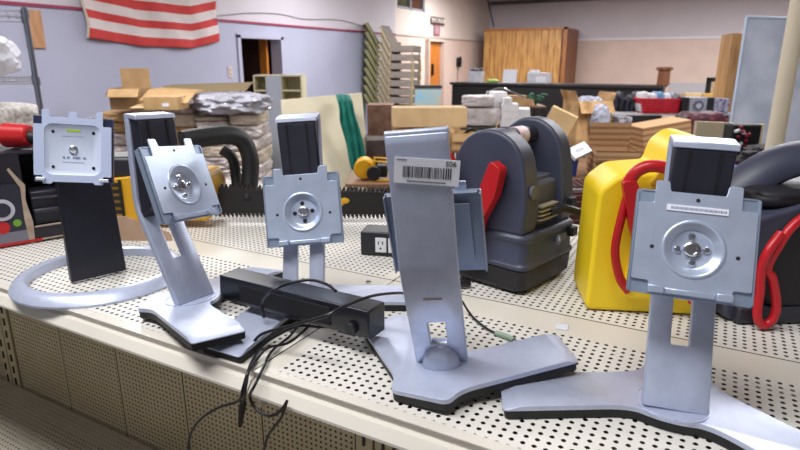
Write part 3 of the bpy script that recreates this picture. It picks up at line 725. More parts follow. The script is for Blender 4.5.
m = MB(); m.tube([sp(183, 141, 1.36), sp(205, 137, 1.40), sp(228, 135, 1.45), sp(243, 141, 1.48), sp(250, 158, 1.48), sp(250, 178, 1.47), sp(248, 200, 1.45)], .027, 14, flat=.8)
m.build('hand_guard', M_rubber, cs, smooth=True)
m = MB(); m.tube([sp(222, 150, 1.50), sp(232, 158, 1.50), sp(236, 176, 1.50), sp(238, 198, 1.48)], .014, 12); m.build('front_handle', M_rubber, cs, smooth=True)
# brown card scrap between stands
cp0 = atz(140, 240, S+.001); m = MB()
m.prismy(rounded([(-.07, 0), (.075, 0), (.07, .018), (.02, .035), (-.02, .055), (-.06, .06)], .006, 3), -.002, .002)
tag(m.build('cardboard_scrap', mat('scrap_card', (172, 142, 118), .8, 0, 8, 20), loc=cp0, rotz=R(30)), 'torn brown cardboard scrap beside the yellow chainsaw body', 'cardboard')

# ================================================================== LEFT: PRINTED BOX + RED DRILL
b0 = atz(0, 248, S+.001); b1 = atz(72, 236, S+.001); dv = b1-b0; brz = math.atan2(dv.y, dv.x); Lx = dv.length
bx = empty('torn_carton', 'black printed carton with torn front at the left end of shelf', 'box', b0, brz)
m = MB(); t_ = .004; Lf = Lx; hh = .205; dd = .16; x00 = -.22
m.box(((x00+Lf)/2, dd/2, .003), (Lf-x00, dd, .006)); m.box(((x00+Lf)/2, dd, hh/2), (Lf-x00, t_, hh)); m.box((Lf, dd/2, hh/2), (t_, dd, hh)); m.box((x00, dd/2, hh/2), (t_, dd, hh))
m.box(((x00+Lf*.45)/2, 0, hh/2), (Lf*.45-x00, t_, hh)); m.box(((x00+Lf)/2, dd/2, hh), (Lf-x00, dd, t_), mi=0)
m.box((Lf*.72, 0, .018), (Lf*.56, t_, .036))
m.build('carton', mat('carton_black', (34, 32, 42), .5, 0, 5, 30), bx)
m = MB(); m.prismy([(Lf*.40, 0), (Lf*.47, .002), (Lf*.49, .05), (Lf*.44, .10), (Lf*.47, .135), (Lf*.36, .160), (Lf*.30, .176), (Lf*.27, .172), (Lf*.40, .13), (Lf*.38, .06)], -.006, -.003); m.box((Lf*.75, -.004, .037), (Lf*.5, .004, .003)); m.box((Lf*.75, -.004, .006), (Lf*.5, .004, .003)); m.build('torn_edge', mat('torn_card', (176, 156, 138), .8, 0, 12, 40), bx)
m = MB(); m.box((Lf*.08, -.003, .075), (.10, .003, .13), mi=0); m.cyl((Lf*.08+.005, -.004, .085), (Lf*.08+.005, -.007, .085), .024, mi=1); m.cyl((Lf*.08+.005, -.006, .085), (Lf*.08+.005, -.0085, .085), .016, mi=0); m.cyl((Lf*.08, -.004, .045), (Lf*.08, -.006, .045), .014, mi=2); m.cyl((Lf*.28, -.004, .052), (Lf*.28, -.006, .052), .008, mi=3); m.box((Lf*.12, -.004, .020), (.10, .003, .026), mi=4); m.box((Lf*.12, -.005, .006), (.13, .003, .006), mi=2)
m.build('printed_picture', [mat('print_dark', (44, 44, 58), .5), mat('print_white', (196, 198, 212), .5), M_red, mat('print_green', (110, 165, 50), .5), mat('print_grey', (120, 118, 132), .5)], bx)
m = MB(); m.box((Lf*.75, .06, .075), (Lf*.46, .10, .08)); m.box((Lf*.75, .005, .07), (Lf*.46, .012, .012)); m.box((Lf*.75, .005, .10), (Lf*.46, .012, .008)); m.build('black_insert', mat('insert_black', (46, 46, 56), .45), bx, bevel=.004)
m = MB(); m.box((Lf*.93, -.002, .098), (.014, .012, .055)); m.build('red_insert_strip', M_red, bx, bevel=.003)
dr = empty('cordless_drill', 'red and black drill lying at the left edge behind the ring-base stand', 'drill', atz(14, 150, S+.19)+Vector((0, 0, 0)), R(25))
dr.location = b0+Vector((dv.x*.1-ny.x*0, dv.y*.1, 0))+Vector((-.01, .06, .2075)); dr.scale = (.6, .6, .6); dr.location += Vector((-.02, .02, 0)); 
m = MB(); m.cyl((-.05, 0, .052), (.05, 0, .052), .047, .040); m.build('motor_housing', M_red, dr, bevel=.006)
m = MB(); m.cyl((.05, 0, .045), (.085, 0, .045), .026, .014); m.cyl((.085, 0, .045), (.10, 0, .045), .013); m.build('chuck', M_rubber, dr, bevel=.002)
m = MB(); m.tube([(-.03, 0, .04), (-.05, .05, .024), (-.055, .10, .022)], .02, 12); m.build('grip', M_rubber, dr, smooth=True)
m = MB(); m.box((-.055, .125, .026), (.06, .03, .05)); m.build('battery', M_rubber, dr, bevel=.004)
m = MB(); m.box((.0, -.028, .05), (.035, .012, .02)); m.build('grey_badge', M_grey2, dr, bevel=.003)

exec_bg = True
# ================================================================== BACKGROUND
def bspan(x0, x1, y0, y1, d):
    """returns bottom-centre point, width, height for an upright object spanning those pixels at heading depth d"""
    pb = atd((x0+x1)/2, y1, d); pt = atd((x0+x1)/2, y0, d); s_ = sc(pb.lerp(pt, .5)); return pb, (x1-x0)*s_, pt.z-pb.z
def put(mb, name, mats, label, cat, loc, rz, group=None, **k):
    o = mb.build(name, mats, loc=loc, rotz=rz, **k); tag(o, label, cat, group); return o
def carton(name, label, loc, size, rz, m_=None, openf=(), tape=True, group=None, cat='box', tilt=None, lab=False):
    """size (w,d,h); openf: list of (side, angle deg) flaps; origin bottom centre"""
    w_, d_, h_ = size; r = empty(name, label, cat, loc, rz, group)
    if tilt: r.rotation_euler = (tilt[0], tilt[1], rz)
    m_ = m_ or M_card; t = .004
    m = MB()
    if openf:
        m.box((0, 0, t/2), (w_, d_, t)); m.box((0, -d_/2, h_/2), (w_, t, h_)); m.box((0, d_/2, h_/2), (w_, t, h_)); m.box((-w_/2, 0, h_/2), (t, d_, h_)); m.box((w_/2, 0, h_/2), (t, d_, h_))
    else: m.box((0, 0, h_/2), (w_, d_, h_))
    m.build('carton_body', m_, r, bevel=.003 if not openf else 0)
    for (sd, an, ln) in openf:
        a = R(an); q = MB()
        if sd in '-+':                      # front / back flap
            sg = -1 if sd == '-' else 1
            q.prismx([(sg*d_/2, h_), (sg*(d_/2+ln*math.sin(a)), h_+ln*math.cos(a)), (sg*(d_/2+ln*math.sin(a))+t, h_+ln*math.cos(a)+t*.3), (sg*d_/2+t, h_+t*.3)], -w_/2+.002, w_/2-.002)
        else:
            sg = -1 if sd == 'l' else 1
            q.prismy([(sg*w_/2, h_), (sg*(w_/2+ln*math.sin(a)), h_+ln*math.cos(a)), (sg*(w_/2+ln*math.sin(a))+t, h_+ln*math.cos(a)+t*.3), (sg*w_/2+t, h_+t*.3)], -d_/2+.002, d_/2-.002)
        q.build('flap', m_, r)
    if tape and not openf:
        q = MB(); q.box((0, 0, h_+.0008), (w_+.002, .05, .0015)); q.box((-w_/2-.0008, 0, h_*.85), (.0015, .05, h_*.3)); q.box((w_/2+.0008, 0, h_*.85), (.0015, .05, h_*.3)); q.build('tape', M_tape, r)
    if lab:
        q = MB(); q.box((w_*.15, -d_/2-.0025, h_*.4), (w_*.2, .001, h_*.25)); q.build('shipping_label', M_paper, r)
    return r
def table(label, x0, x1, ytop, d, depth, top_m, leg_m, rz=CAMROT, group=None, th=.03, name='table'):
    p, w_, h_ = bspan(x0, x1, ytop-1, ytop, d); z = p.z; r = empty(name, label, 'table', (p.x, p.y, 0), rz, group)
    m = MB(); m.box((0, depth/2, z-th/2), (w_, depth, th)); m.build('tabletop', top_m, r, bevel=.004)
    for sx in (-1, 1):
        for yy in (.05, depth-.05):
            m = MB(); m.box((sx*(w_/2-.05), yy, (z-th)/2), (.045, .045, z-th)); m.build('leg', leg_m, r)
    return r, z

# flag on the lavender wall ------------------------------------------------
fo = empty('flag', 'faded red and white striped flag pinned high on the lavender wall', 'flag', (WX+.02, 0, 0))
yL0 = atX(82, 12, WX).y; yR0 = atX(216, 20, WX).y
def flz(y, top):                                   # edge lines measured on the photograph
    t_ = (y-yL0)/(yR0-yL0)
    pb = {0: 38, .35: 46, .75: 48, 1: 41}
    ks = sorted(pb); 
    for a, b in zip(ks, ks[1:]):
        if a <= t_ <= b+1e-6: v = pb[a]+(pb[b]-pb[a])*(t_-a)/(b-a); break
    else: v = 41
    return atX(86+(215-86)*t_, v, WX).z
m = MB(); NX, NZ = 60, 52; Hs = .115; nst = 9
def fpt(i, k):
    t_ = i/NX; y = yL0+(yR0-yL0)*t_; zbm = flz(y, 0)
    z = zbm + (nst*Hs)*k/NZ; wob = .018*math.sin(t_*22+k*.12)+.012*math.sin(t_*9+2)
    return Vector((.03+wob, y-.0+.02*math.sin(k*.2), z))
V = [[m.bm.verts.new(fpt(i, k)) for k in range(NZ+1)] for i in range(NX+1)]
for i in range(NX):
    for k in range(NZ):
        st = int((k+.5)/NZ*nst)
        f = m.bm.faces.new((V[i][k], V[i+1][k], V[i+1][k+1], V[i][k+1])); f.material_index = st % 2
m.build('flag_cloth', [mat('flag_red', (196, 62, 62), .85, 0, 6, 6), mat('flag_white', (216, 205, 205), .85, 0, 5, 6)], fo, smooth=True, solid=.004)
m = MB(); pts = [fpt(0, k) for k in range(0, NZ+1, 2)]; m.tube([p+Vector((0, -.015, 0)) for p in pts], .016, 6, smooth=False); m.build('heading_rope', mat('flag_heading', (200, 186, 172), .8), fo, smooth=True)
# wood strip & small things on the wall
pA = atX(31, 10, WX); pB = atX(35, 48, WX); m = MB(); m.box((0, 0, 0), (.03, .20, pA.z-pB.z)); put(m, 'wood_plank', wood('plank_wood', (196, 150, 112), (176, 128, 90), 4), 'short tan wooden plank mounted on wall left of the flag', 'plank', (WX+.015, (pA.y+pB.y)/2, (pA.z+pB.z)/2), 0)
pA = atX(230, 72, WX); m = MB(); m.box((.006, 0, 0), (.012, .09, .17)); m.box((.013, 0, .035), (.004, .03, .04), mi=1); m.box((.013, 0, -.035), (.004, .03, .04), mi=1); put(m, 'wall_outlet', [mat('outlet_beige', (206, 190, 186), .5), mat('outlet_pink', (176, 150, 150), .5)], 'beige outlet plate on lavender wall left of the dark doorway', 'outlet', pA, 0)
m = MB(); pts = [atX(x, y, WX+.02) for x, y in ((216, 16), (250, 13), (280, 14), (305, 19), (340, 20), (366, 27))]; m.tube(pts, .006, 6); tag(m.build('wall_wire', mat('wire_grey', (140, 136, 132), .6), smooth=True), 'thin grey wire strung along the upper lavender wall', 'wire')
# sign, plaque, phone on the cream wall
pA = atX(436.5, 21, x_); q1_ = atX(430, 21, x_).y; q2_ = atX(443, 21, x_).y; hh_ = atX(436, 17.5, x_).z-atX(436, 25, x_).z
sg = empty('exit_sign', 'dark framed exit sign with white letters above the orange door', 'sign', (x_+.02, pA.y, pA.z))
m = MB(); m.box((.02, 0, 0), (.04, q2_-q1_, hh_)); m.build('sign_case', mat('sign_brown', (92, 70, 66), .5), sg, bevel=.01)
text('sign_lettering', 'EXIT DOOR', .155, mat('sign_white', (235, 230, 225), .5), sg, (.045, 0, -.0), (R(90), 0, R(90)), .004)
pA = atX(436, 30, x_); m = MB(); m.box((0, 0, 0), (.03, .34, .30)); m.box((.017, 0, 0), (.006, .22, .18), mi=1); put(m, 'wall_plaque', [mat('plaque_maroon', (148, 100, 112), .6), mat('plaque_pink', (176, 140, 148), .6)], 'small maroon plaque just below the exit sign', 'plaque', (x_+.02, pA.y, pA.z), 0)
pA = atX(457, 62, x_); ph = empty('wall_phone', 'black telephone hanging on cream wall with dangling cord', 'telephone', (x_+.01, pA.y, pA.z))
m = MB(); m.box((.03, 0, 0), (.06, .16, .26)); m.build('phone_base', M_rubber, ph, bevel=.02)
m = MB(); m.tube([(.08, .02, -.15), (.10, .02, 0), (.08, .02, .15)], .035, 10); m.build('handset', M_rubber, ph, smooth=True)
m = MB(); m.tube([(.03, 0, -.12), (.03, -.02, -.35), (.03, .02, -.60), (.02, 0, -.75)], .008, 6); m.build('cord', M_cable, ph, smooth=True)
m = MB(); pts = [Vector((x_+1.0, FY-1.2, CZ)), atd(491, 14, 18.4), atd(494, 27, 18.3)]; pts[0] = atd(487.5, -1, 18.5)
m.tube(pts, .02, 6); tag(m.build('hanging_wire', M_cable, smooth=True), 'dark wire dropping from ceiling to top of the pine booth', 'wire')
m = MB(); pA = atX(387.5, 22, x_+.03); m.box((0, 0, 0), (.03, .05, .35)); put(m, 'wall_conduit', M_rubber, 'short dark conduit on the wall above the stacked chairs', 'pipe', (x_+.016, pA.y, pA.z), 0)

# wooden pine booth at the far wall ------------------------------------------
pl, pr = atY(484, 40, 17.2), atY(568, 40, 17.2); ztop = atY(526, 28, 17.2).z; bw = pr.x-pl.x
bo = empty('pine_booth', 'tall pine board booth standing against the far wall', 'booth', ((pl.x+pr.x)/2, 17.2, 0))
m = MB(); nb = 12
for k in range(nb): m.box((-bw/2+bw*(k+.5)/nb*.93, .02, ztop/2), (bw/nb*.93-.008, .04, ztop))
m.build('front_boards', M_pine, bo, bevel=.004)
m = MB(); m.box((0, .75, ztop/2), (bw-.1, 1.4, ztop-.04)); m.build('booth_core', M_brownw, bo)
m = MB(); m.box((bw/2-.07, -.01, ztop/2), (.10, .05, ztop)); m.box((0, .0, ztop-.03), (bw, .07, .06)); m.build('corner_trim', wood('trim_wood', (168, 108, 56), (140, 84, 42), 4), bo)

# black counter --------------------------------------------------------------
Yc = 12.3; zc = atY(550, 84, Yc).z; cl = atY(450, 84, Yc).x; cr = atY(664, 86, Yc).x
co = empty('counter', 'long black service counter across the back of the hall', 'counter', (0, Yc, 0))
m = MB(); m.box(((cl+cr)/2, .35, (zc-.05)/2), (cr-cl-.06, .6, zc-.05)); m.build('counter_front', M_counter, co)
m = MB(); m.box(((cl+cr)/2, .35, zc-.025), (cr-cl, .75, .05)); m.build('counter_top', M_countop, co, bevel=.006)
def onc(x, y=None): p = atY(x, 84, Yc+.25); return Vector((p.x, Yc+.25, zc))
s_ = sc(onc(510))
tb = empty('storage_tub', 'grey tub filled with dark bits on the counter by the phone', 'tub', onc(476), 0)
m = MB(); loft(m, [[(p[0], p[1], 0) for p in rrect(15*s_*.85, .22, .03)], [(p[0], p[1], 11*s_) for p in rrect(15*s_, .28, .03)]]); m.build('tub_body', M_clear, tb, smooth=True)
m = MB(); [m.sphere((-.11+.075*k, 0, 11*s_+.01+.012*(k % 2)), .045) for k in range(4)]; m.build('tub_contents', mat('bits_dark', (60, 66, 80), .6), tb, smooth=True)
m = MB(); m.blob((0, 0, .035), (11*s_, .2, .07), .12, 2, 3, 3); put(m, 'green_tray', mat('lime', (150, 190, 90), .6), 'small pale green tray on the counter beside the white notice', 'tray', onc(492.5), 0, smooth=True)
m = MB(); m.prismx([(-.02, 0), (.02, 0), (.06, 13*s_), (.05, 13*s_)], -7*s_, 7*s_); put(m, 'paper_notice', M_paper, 'blank white notice card propped on the counter', 'notice', onc(509), 0)
cb2 = empty('storage_tub', 'clear box of white papers on the counter in front of the booth', 'tub', onc(539), 0)
m = MB(); m.box((0, 0, 5*s_), (21*s_, .26, 10*s_)); m.build('tub_body', M_clear, cb2, bevel=.01)
m = MB(); m.box((-5*s_, 0, 11*s_), (8*s_, .2, 3*s_)); m.box((3*s_, -.132, 4*s_), (10*s_, .005, 5*s_)); m.build('papers', M_paper, cb2)
# pedestal column at the counter end
pp = atY(663, 84, Yc+.3); hp = (atY(663, 67, Yc+.3).z-zc)
pd = empty('wooden_pedestal', 'short reddish wooden pedestal standing on the counter end', 'pedestal', (pp.x, Yc+.3, zc))
m = MB(); m.prismy([(-.11, 0), (.11, 0), (.10, hp-.06), (-.10, hp-.06)], -.1, .1); m.build('shaft', M_brownw, pd, bevel=.01)
m = MB(); m.box((0, 0, hp-.03), (.28, .28, .06)); m.build('capital', M_brownw, pd, bevel=.01)

# aquarium on stand ----------------------------------------------------------
p, w_, h_ = bspan(415, 441, 88, 110, 11.0)
aq = empty('fish_tank', 'murky blue glass tank on a stand below the orange door', 'tank', (p.x, p.y, 0), CAMROT)
m = MB(); m.box((0, .2, p.z+h_/2), (w_, .4, h_)); m.build('tank_glass', M_glassb, aq)
m = MB(); m.box((0, .2, p.z+h_+.02), (w_+.03, .43, .04)); m.box((0, .2, p.z-.02), (w_+.03, .43, .04)); m.build('tank_rim', M_counter, aq)
m = MB(); m.box((0, .2, (p.z-.04)/2), (w_, .38, p.z-.04)); m.build('tank_stand', M_table, aq)

# stacked chairs --------------------------------------------------------------
def chair(label, loc, rz, fab):
    r = empty('stacking_chair', label, 'chair', loc, rz)
    m = MB(); m.box((0, 0, .445), (.50, .50, .125)); m.build('seat', fab, r, bevel=.015)
    m = MB(); m.prismx([(.20, .50), (.25, .47), (.50, .87), (.44, .91)], -.22, .22); m.build('backrest', fab, r, bevel=.012)
    for sx in (-1, 1):
        m = MB(); m.tube([(sx*.235, -.20, .43), (sx*.235, -.235, .22), (sx*.235, -.25, 0.0)], .015, 6, smooth=False); m.build('leg', M_brass, r)
        m = MB(); m.tube([(sx*.235, .49, .88), (sx*.235, .25, .46), (sx*.235, .27, .0)], .015, 6, smooth=False); m.build('leg', M_brass, r)
    m = MB(); m.box((0, -.225, .42), (.46, .02, .025)); m.box((0, .225, .42), (.46, .02, .025)); m.build('seat_frame', M_brass, r)
    return r
ca = atd(385, 90, 12.9); ca.z = 0
cc = atd(403, 90, 12.4); cc.z = 0
proto = None
topz = {0: 8, 1: 8}
for sidx, (base, rz_, fabs, nm, dzz) in enumerate(((ca, R(29+100), M_olive, 'left', .180), (cc, R(29+70), M_taupe, 'right', .170))):
    proto = None
    for k in range(9):
        z = k*dzz
        off = Vector((math.cos(rz_-PI/2), math.sin(rz_-PI/2), 0))*.008*k
        if proto is None: o = proto = chair('x', base, rz_, fabs)
        else: o = copy_tree(proto)
        o.location = Vector((base.x, base.y, 0.0))+off+Vector((0, 0, z))
        words = ['bottom', 'second', 'third', 'fourth', 'fifth', 'sixth', 'seventh', 'eighth', 'topmost, ninth', 'tenth', 'eleventh', 'twelfth', 'topmost, thirteenth']
        o['label'] = ('olive stacking chair in the taller stack against the wall, ' if sidx == 0 else 'taupe stacking chair in the right-hand stack, ')+(words[k]+' from floor' if k else 'lowest on the floor')
        o['group'] = 'olive chairs stacked by the wall' if sidx == 0 else 'taupe chairs stacked at right'

# cream steel cabinet unit ------------------------------------------------------
p, w_, h_ = bspan(260, 306, 75, 180, 8.2); zt_ = p.z+h_
cu = empty('shelf_cabinet', 'cream steel shelf cabinet below the dark doorway', 'cabinet', (p.x, p.y, 0), CAMROT)
m = MB(); m.box((0, .40, zt_/2), (w_, .02, zt_))
for x in (-w_/2, -w_*.24, w_*.08, w_/2): m.box((x, .2, zt_/2), (.02, .4, zt_))
for k in range(7): m.box((0, .2, zt_-.01-k*.2), (w_, .4, .02))
m.build('cabinet_body', M_cream, cu)
m = MB(); m.box((-w_*.08, -.01, zt_/2), (w_*.32, .02, zt_-.02)); m.build('cabinet_door', mat('cabinet_grey', (176, 184, 198), .5), cu)
# leaning cream board + cloth
pL_, pR_ = atd(281, 100, 6.6), atd(362, 93, 6.9); lowL, lowR = atd(281, 100, 6.3), atd(370, 93, 6.6)
m = MB(); n_ = Vector((-(pR_.y-pL_.y), (pR_.x-pL_.x), 0)).normalized()*.04
bt = [Vector((pL_.x, pL_.y, pL_.z)), Vector((pR_.x, pR_.y, pR_.z)), Vector((lowR.x, lowR.y, 0)), Vector((lowL.x, lowL.y, 0))]
va = [m.bm.verts.new(q) for q in bt]; vb = [m.bm.verts.new(q+n_) for q in bt]
for f in ((0, 1, 2, 3),): m.bm.faces.new([va[i] for i in f]); m.bm.faces.new([vb[i] for i in f][::-1])
for i in range(4): m.bm.faces.new((va[i], vb[i], vb[(i+1) % 4], va[(i+1) % 4]))
tag(m.build('leaning_board', M_board, bevel=.004), 'large cream board leaning upright behind the middle stands', 'board')
m = MB(); pts = [(x, y) for x, y in ((338, 92), (349, 100), (348, 118), (357, 135), (361, 155), (363, 170))]
def cl_(x, y, dd=6.42): return atd(x, y, dd)
prev = None
secs = [(335, 349, 94), (338, 353, 101), (340, 354, 112), (339, 357, 120), (342, 360, 130), (346, 363, 142), (348, 365, 155), (351, 368, 171)]
rows = []
for i, (xa, xb, y) in enumerate(secs):
    row = []
    for k in range(9):
        x = xa+(xb-xa)*k/8; p_ = atd(x, y, 6.36-.04*math.cos(k*2.1+i*.4)-(.0 if i else -.25)); row.append(m.bm.verts.new(p_))
    rows.append(row)
for a, b in zip(rows, rows[1:]):
    for k in range(8): m.bm.faces.new((a[k], a[k+1], b[k+1], b[k]))
tag(m.build('green_cloth', M_green, smooth=True, solid=.02, sub=1), 'teal green cloth draped over the top of the leaning cream board', 'cloth')

# pallet of cardboard and wrapped bundles (left) ----------------------------------
pm = atd(185, 130, 6.6); pal = Vector((pm.x, pm.y, 0))
def pal_at(x, y, d=6.4): return atd(x, y, d)
m = MB()
for k in range(7): m.box((-.9+.3*k, 0, .12), (.12, 1.0, .02))
for y in (-.45, 0, .45): m.box((0, y, .055), (2.0, .09, .1))
put(m, 'wooden_pallet', M_brownw, 'wooden pallet under the pile of wrapped bundles', 'pallet', pal, CAMROT)
# columns of bundles
gi = 0
lbl = []
cols = [(112, 142), (142, 172), (172, 203), (203, 234), (234, 264)]
tops = [108, 104, 104, 116, 112]
random.seed(3)
kinds = [M_card3, M_card, mat('bundle_beige', (196, 182, 164), .6, 0, 14, 10), M_wrap, M_wrap]
cnames = ['first', 'second', 'third', 'fourth', 'fifth']
for ci, (xa, xb) in enumerate(cols):
    p, w_, h_ = bspan(xa, xb, tops[ci], 190, 6.45); zt_ = p.z+h_; z = .132; n = 0; layers = []
    while z < zt_-.04:
        hh = min(random.uniform(.11, .16), zt_-z); layers.append((z, hh)); z += hh
    for li, (z, hh) in enumerate(layers):
        mm = kinds[(ci+li) % 5] if ci < 3 else kinds[2+(li+ci) % 3]
        m = MB(); m.blob((0, 0, hh/2), (w_*1.03, .7, hh*1.04), .05 if mm is not M_wrap else .09, 2.2, ci*10+li, 3, sq=8)
        o = put(m, 'wrapped_bundle', mm, 'x', 'bundle', Vector((p.x, p.y, z))+RT*0+HD*.25, CAMROT+random.uniform(-.06, .06), 'wrapped bundles piled on the pallet', smooth=True)
        o['label'] = 'wrapped bundle on the pallet, %s column from left, %s' % (cnames[ci], 'top layer' if li == len(layers)-1 else 'layer %d down from the top' % (len(layers)-1-li))
# plastic heap on top right
p, w_, h_ = bspan(188, 263, 94, 116, 6.2); m = MB(); m.blob((0, .3, h_/2), (w_, .6, h_), .22, 2.6, 5, 4, sq=3)
put(m, 'plastic_sheeting', mat('clear_sheeting', (196, 196, 208), .18, 0, 0, 5, 1, 12, (150, 148, 156)), 'crumpled clear plastic sheeting on top of the pile', 'plastic sheet', p, CAMROT, smooth=True)
# flat cardboard sheets on top
for i, (xa, xb, ya, yb, dd, mm, rt, lb) in enumerate(((150, 196, 90, 102, 6.2, M_card, .06, 'bent tan cardboard sheet over the wrapped pile'), (165, 252, 84, 92, 6.9, mat('sheet_olive', (140, 124, 92), .7), -.03, 'long dark-edged board lying behind the cardboard on the pile'), (140, 178, 104, 107, 6.1, M_card2, .02, 'pale cardboard sheet on the left of pile'))):
    p, w_, h_ = bspan(xa, xb, ya, yb, dd); m = MB()
    m.prismx([(-.25, h_*.1), (.0, h_*.8), (.30, h_*.9), (.30, h_), (.0, h_*.95), (-.25, h_*.2)], -w_/2, w_/2)
    o = put(m, 'cardboard_sheet', mm, lb, 'cardboard', p, CAMROT); o.rotation_euler.y = rt
p, w_, h_ = bspan(118, 148, 88, 108, 6.3)
o = carton('cardboard_box', 'open brown box with tall raised flap on the left of pile', p, (w_*.95, .45, h_), CAMROT+R(8), M_card3, [('+', -6, .20), ('-', 130, .12), ('l', 150, .08)], False)
p, w_, h_ = bspan(150, 184, 96, 109, 6.0)
carton('cardboard_box', 'flat tan box with white label in front of the open box', p, (w_, .3, h_), CAMROT, M_card, (), True, lab=True)

# wire rack at far left ------------------------------------------------------------
rr_ = empty('wire_rack', 'chrome wire rack with bags at the far left', 'rack', (0, 0, 0))
pt1 = atd(25, 12, 3.0); px_ = atd(42, 112, 3.0); post = Vector((px_.x, px_.y, 0)); post = Vector((atd(33, 62, 3.0).x, atd(33, 62, 3.0).y, 0))
zr = [atd(30, 14, 3.0).z, atd(36, 81, 3.0).z, atd(44, 152, 3.0).z]
Wd = .9; Dp = .45; V_ = atd(26, 62, 4)-atd(26, 62, 3); V_.z = 0; V_.normalize(); U = Vector((-V_.y, V_.x, 0))
def rk(u, v, z): return post+U*u+V_*v+Vector((0, 0, z))
for (u, v) in ((0, 0), (Wd, 0), (0, Dp), (Wd, Dp)):
    m = MB(); m.cyl(rk(u, v, 0), rk(u, v, zr[0]+.03), .0125, n=12)
    for z in zr: m.cyl(rk(u, v, z-.02), rk(u, v, z+.02), .018, n=12)
    m.build('post', mat('rack_chrome', (120, 124, 136), .3, .8), rr_, smooth=True)
for z in zr+[.4]:
    m = MB()
    for (a, b) in (((0, 0), (Wd, 0)), ((0, Dp), (Wd, Dp)), ((0, 0), (0, Dp)), ((Wd, 0), (Wd, Dp))):
        for dz_ in (-.012, .012): m.cyl(rk(*a, z+dz_), rk(*b, z+dz_), .004, n=6)
        n = 16
        for i in range(n): 
            t0 = i/n; t1 = (i+.5)/n; P_ = lambda t: rk(a[0]+(b[0]-a[0])*t, a[1]+(b[1]-a[1])*t, z)
            m.cyl(P_(t0)+Vector((0, 0, -.012)), P_(t1)+Vector((0, 0, .012)), .002, n=4)
    for i in range(1, 24): m.cyl(rk(Wd*i/24, 0, z), rk(Wd*i/24, Dp, z), .002, n=4)
    m.build('wire_shelf', mat('rack_wire', (190, 190, 200), .35, .6), rr_)
q = rk(.24, .2, zr[1]+.122); m = MB(); m.blob((0, 0, 0), (.36, .32, .22), .12, 2.2, 8, 4, sq=2.6); put(m, 'plastic_bag', M_bag, 'white plastic bag on the upper shelf of the wire rack', 'bag', q, CAMROT, smooth=True)
M_speck = mat('speckled_paper', (226, 222, 216), .6, 0, 0, 45, .3, 60, (168, 156, 150))
q = rk(.42, .2, zr[2]+.128); m = MB(); m.blob((0, 0, 0), (.80, .40, .24), .03, 2.0, 4, 4, sq=10); put(m, 'bubble_wrap_roll', M_speck, 'speckled white wrapped bundle on the middle shelf of the wire rack', 'bundle', q, CAMROT, smooth=True)

# ---------- middle right stock tables
T1, z1 = table('long table under the cardboard boxes right of centre', 392, 533, 150, 5.6, .85, M_tabletop, M_table)
def tz(x, y, d, z): 
    p = atd(x, y, d); return Vector((p.x, p.y, z))
p, w_, h_ = bspan(392, 465, 107, 126, 6.1)
s1b = MB(); s1b.box((0, .2, z1/2+ (p.z-z1)/2+z1/2*0), (1, 1, 1)); s1b.bm.free()
carton('cardboard_box', 'plain brown box supporting the long taped box', Vector((p.x, p.y, z1))+HD*.05, (w_*.85, .30, p.z-z1), CAMROT, M_card3, (), True)
carton('cardboard_box', 'long shallow brown box sealed with shiny tape', p+HD*.05, (w_, .32, h_), CAMROT+R(4), M_card2, (), True)
p, w_, h_ = bspan(453, 492, 132, 158, 5.75); 
ob_ = carton('cardboard_box', 'open brown box with a dark cable inside, by the white foam', Vector((p.x, p.y, z1)), (w_, .3, max(.12, p.z+h_-z1)), CAMROT+R(-10), M_card, [('-', 165, .08), ('r', 25, .12), ('l', 60, .1)], False)
zz_ = max(.12, p.z+h_-z1)
m = MB(); m.tube([(-.1, 0, zz_-.04), (-.05, -.05, zz_+.03), (.02, -.02, zz_+.02), (.08, .03, zz_-.02), (.0, .06, zz_+.01), (-.08, .05, zz_-.02)], .012, 8)
o = put(m, 'coiled_cable', M_cable, 'dark cable coil lying in the open brown box', 'cable', (p.x, p.y, z1), CAMROT, smooth=True)
# foam stack
zf = z1+.004; random.seed(11)
T2, z2 = table('dark back table holding white foam blocks', 455, 548, 128, 7.4, .8, M_table, M_table)
layers = [(463, 500, 108, 128, M_wrap), (463, 494, 96, 107, M_wrap), (492, 506, 92, 108, M_foam), (500, 518, 104, 128, M_foam), (514, 531, 116, 128, M_foam), (503, 512, 98, 107, M_foam), (518, 530, 109, 116, M_foam)]
ftop = {}
names = ['plastic-wrapped grey block at bottom left of foam pile', 'plastic-wrapped grey block on top at left of foam pile', 'upright white foam block at the top of the pile', 'white foam block stepped in the middle of the pile', 'low white foam block at the right foot of pile', 'small white foam block perched on the stepped middle block', 'small white foam block on the low right block']
for (xa, xb, ya, yb, mm), nm in zip(layers, names):
    p, w_, h_ = bspan(xa, xb, ya, yb, 7.55)
    zbase = z2 if yb == 128 else p.z
    if yb in (107, 116) and mm is M_foam: zbase = ftop[(500, 514)[yb == 116]]; h_ = p.z+h_-zbase
    if mm is M_foam and ya == 92: p, w_, h_ = bspan(xa, xb, ya, 128, 7.75); zbase = z2
    hh = p.z+h_-zbase if yb == 128 or ya == 92 else h_
    ftop[xa] = zbase+hh
    m = MB()
    if mm is M_foam:
        for k in range(3): m.box((0, .15, hh*(k+.5)/3), (w_*(1-.05*k), .34, hh/3-.003))
    else: m.blob((0, .15, hh/2), (w_, .34, hh), .07, 2.4, xa, 3, sq=9)
    put(m, 'foam_block', mm, nm, 'foam block', Vector((p.x, p.y, zbase)), CAMROT+random.uniform(-.25, .1), 'foam blocks on the back table', smooth=mm is not M_foam)
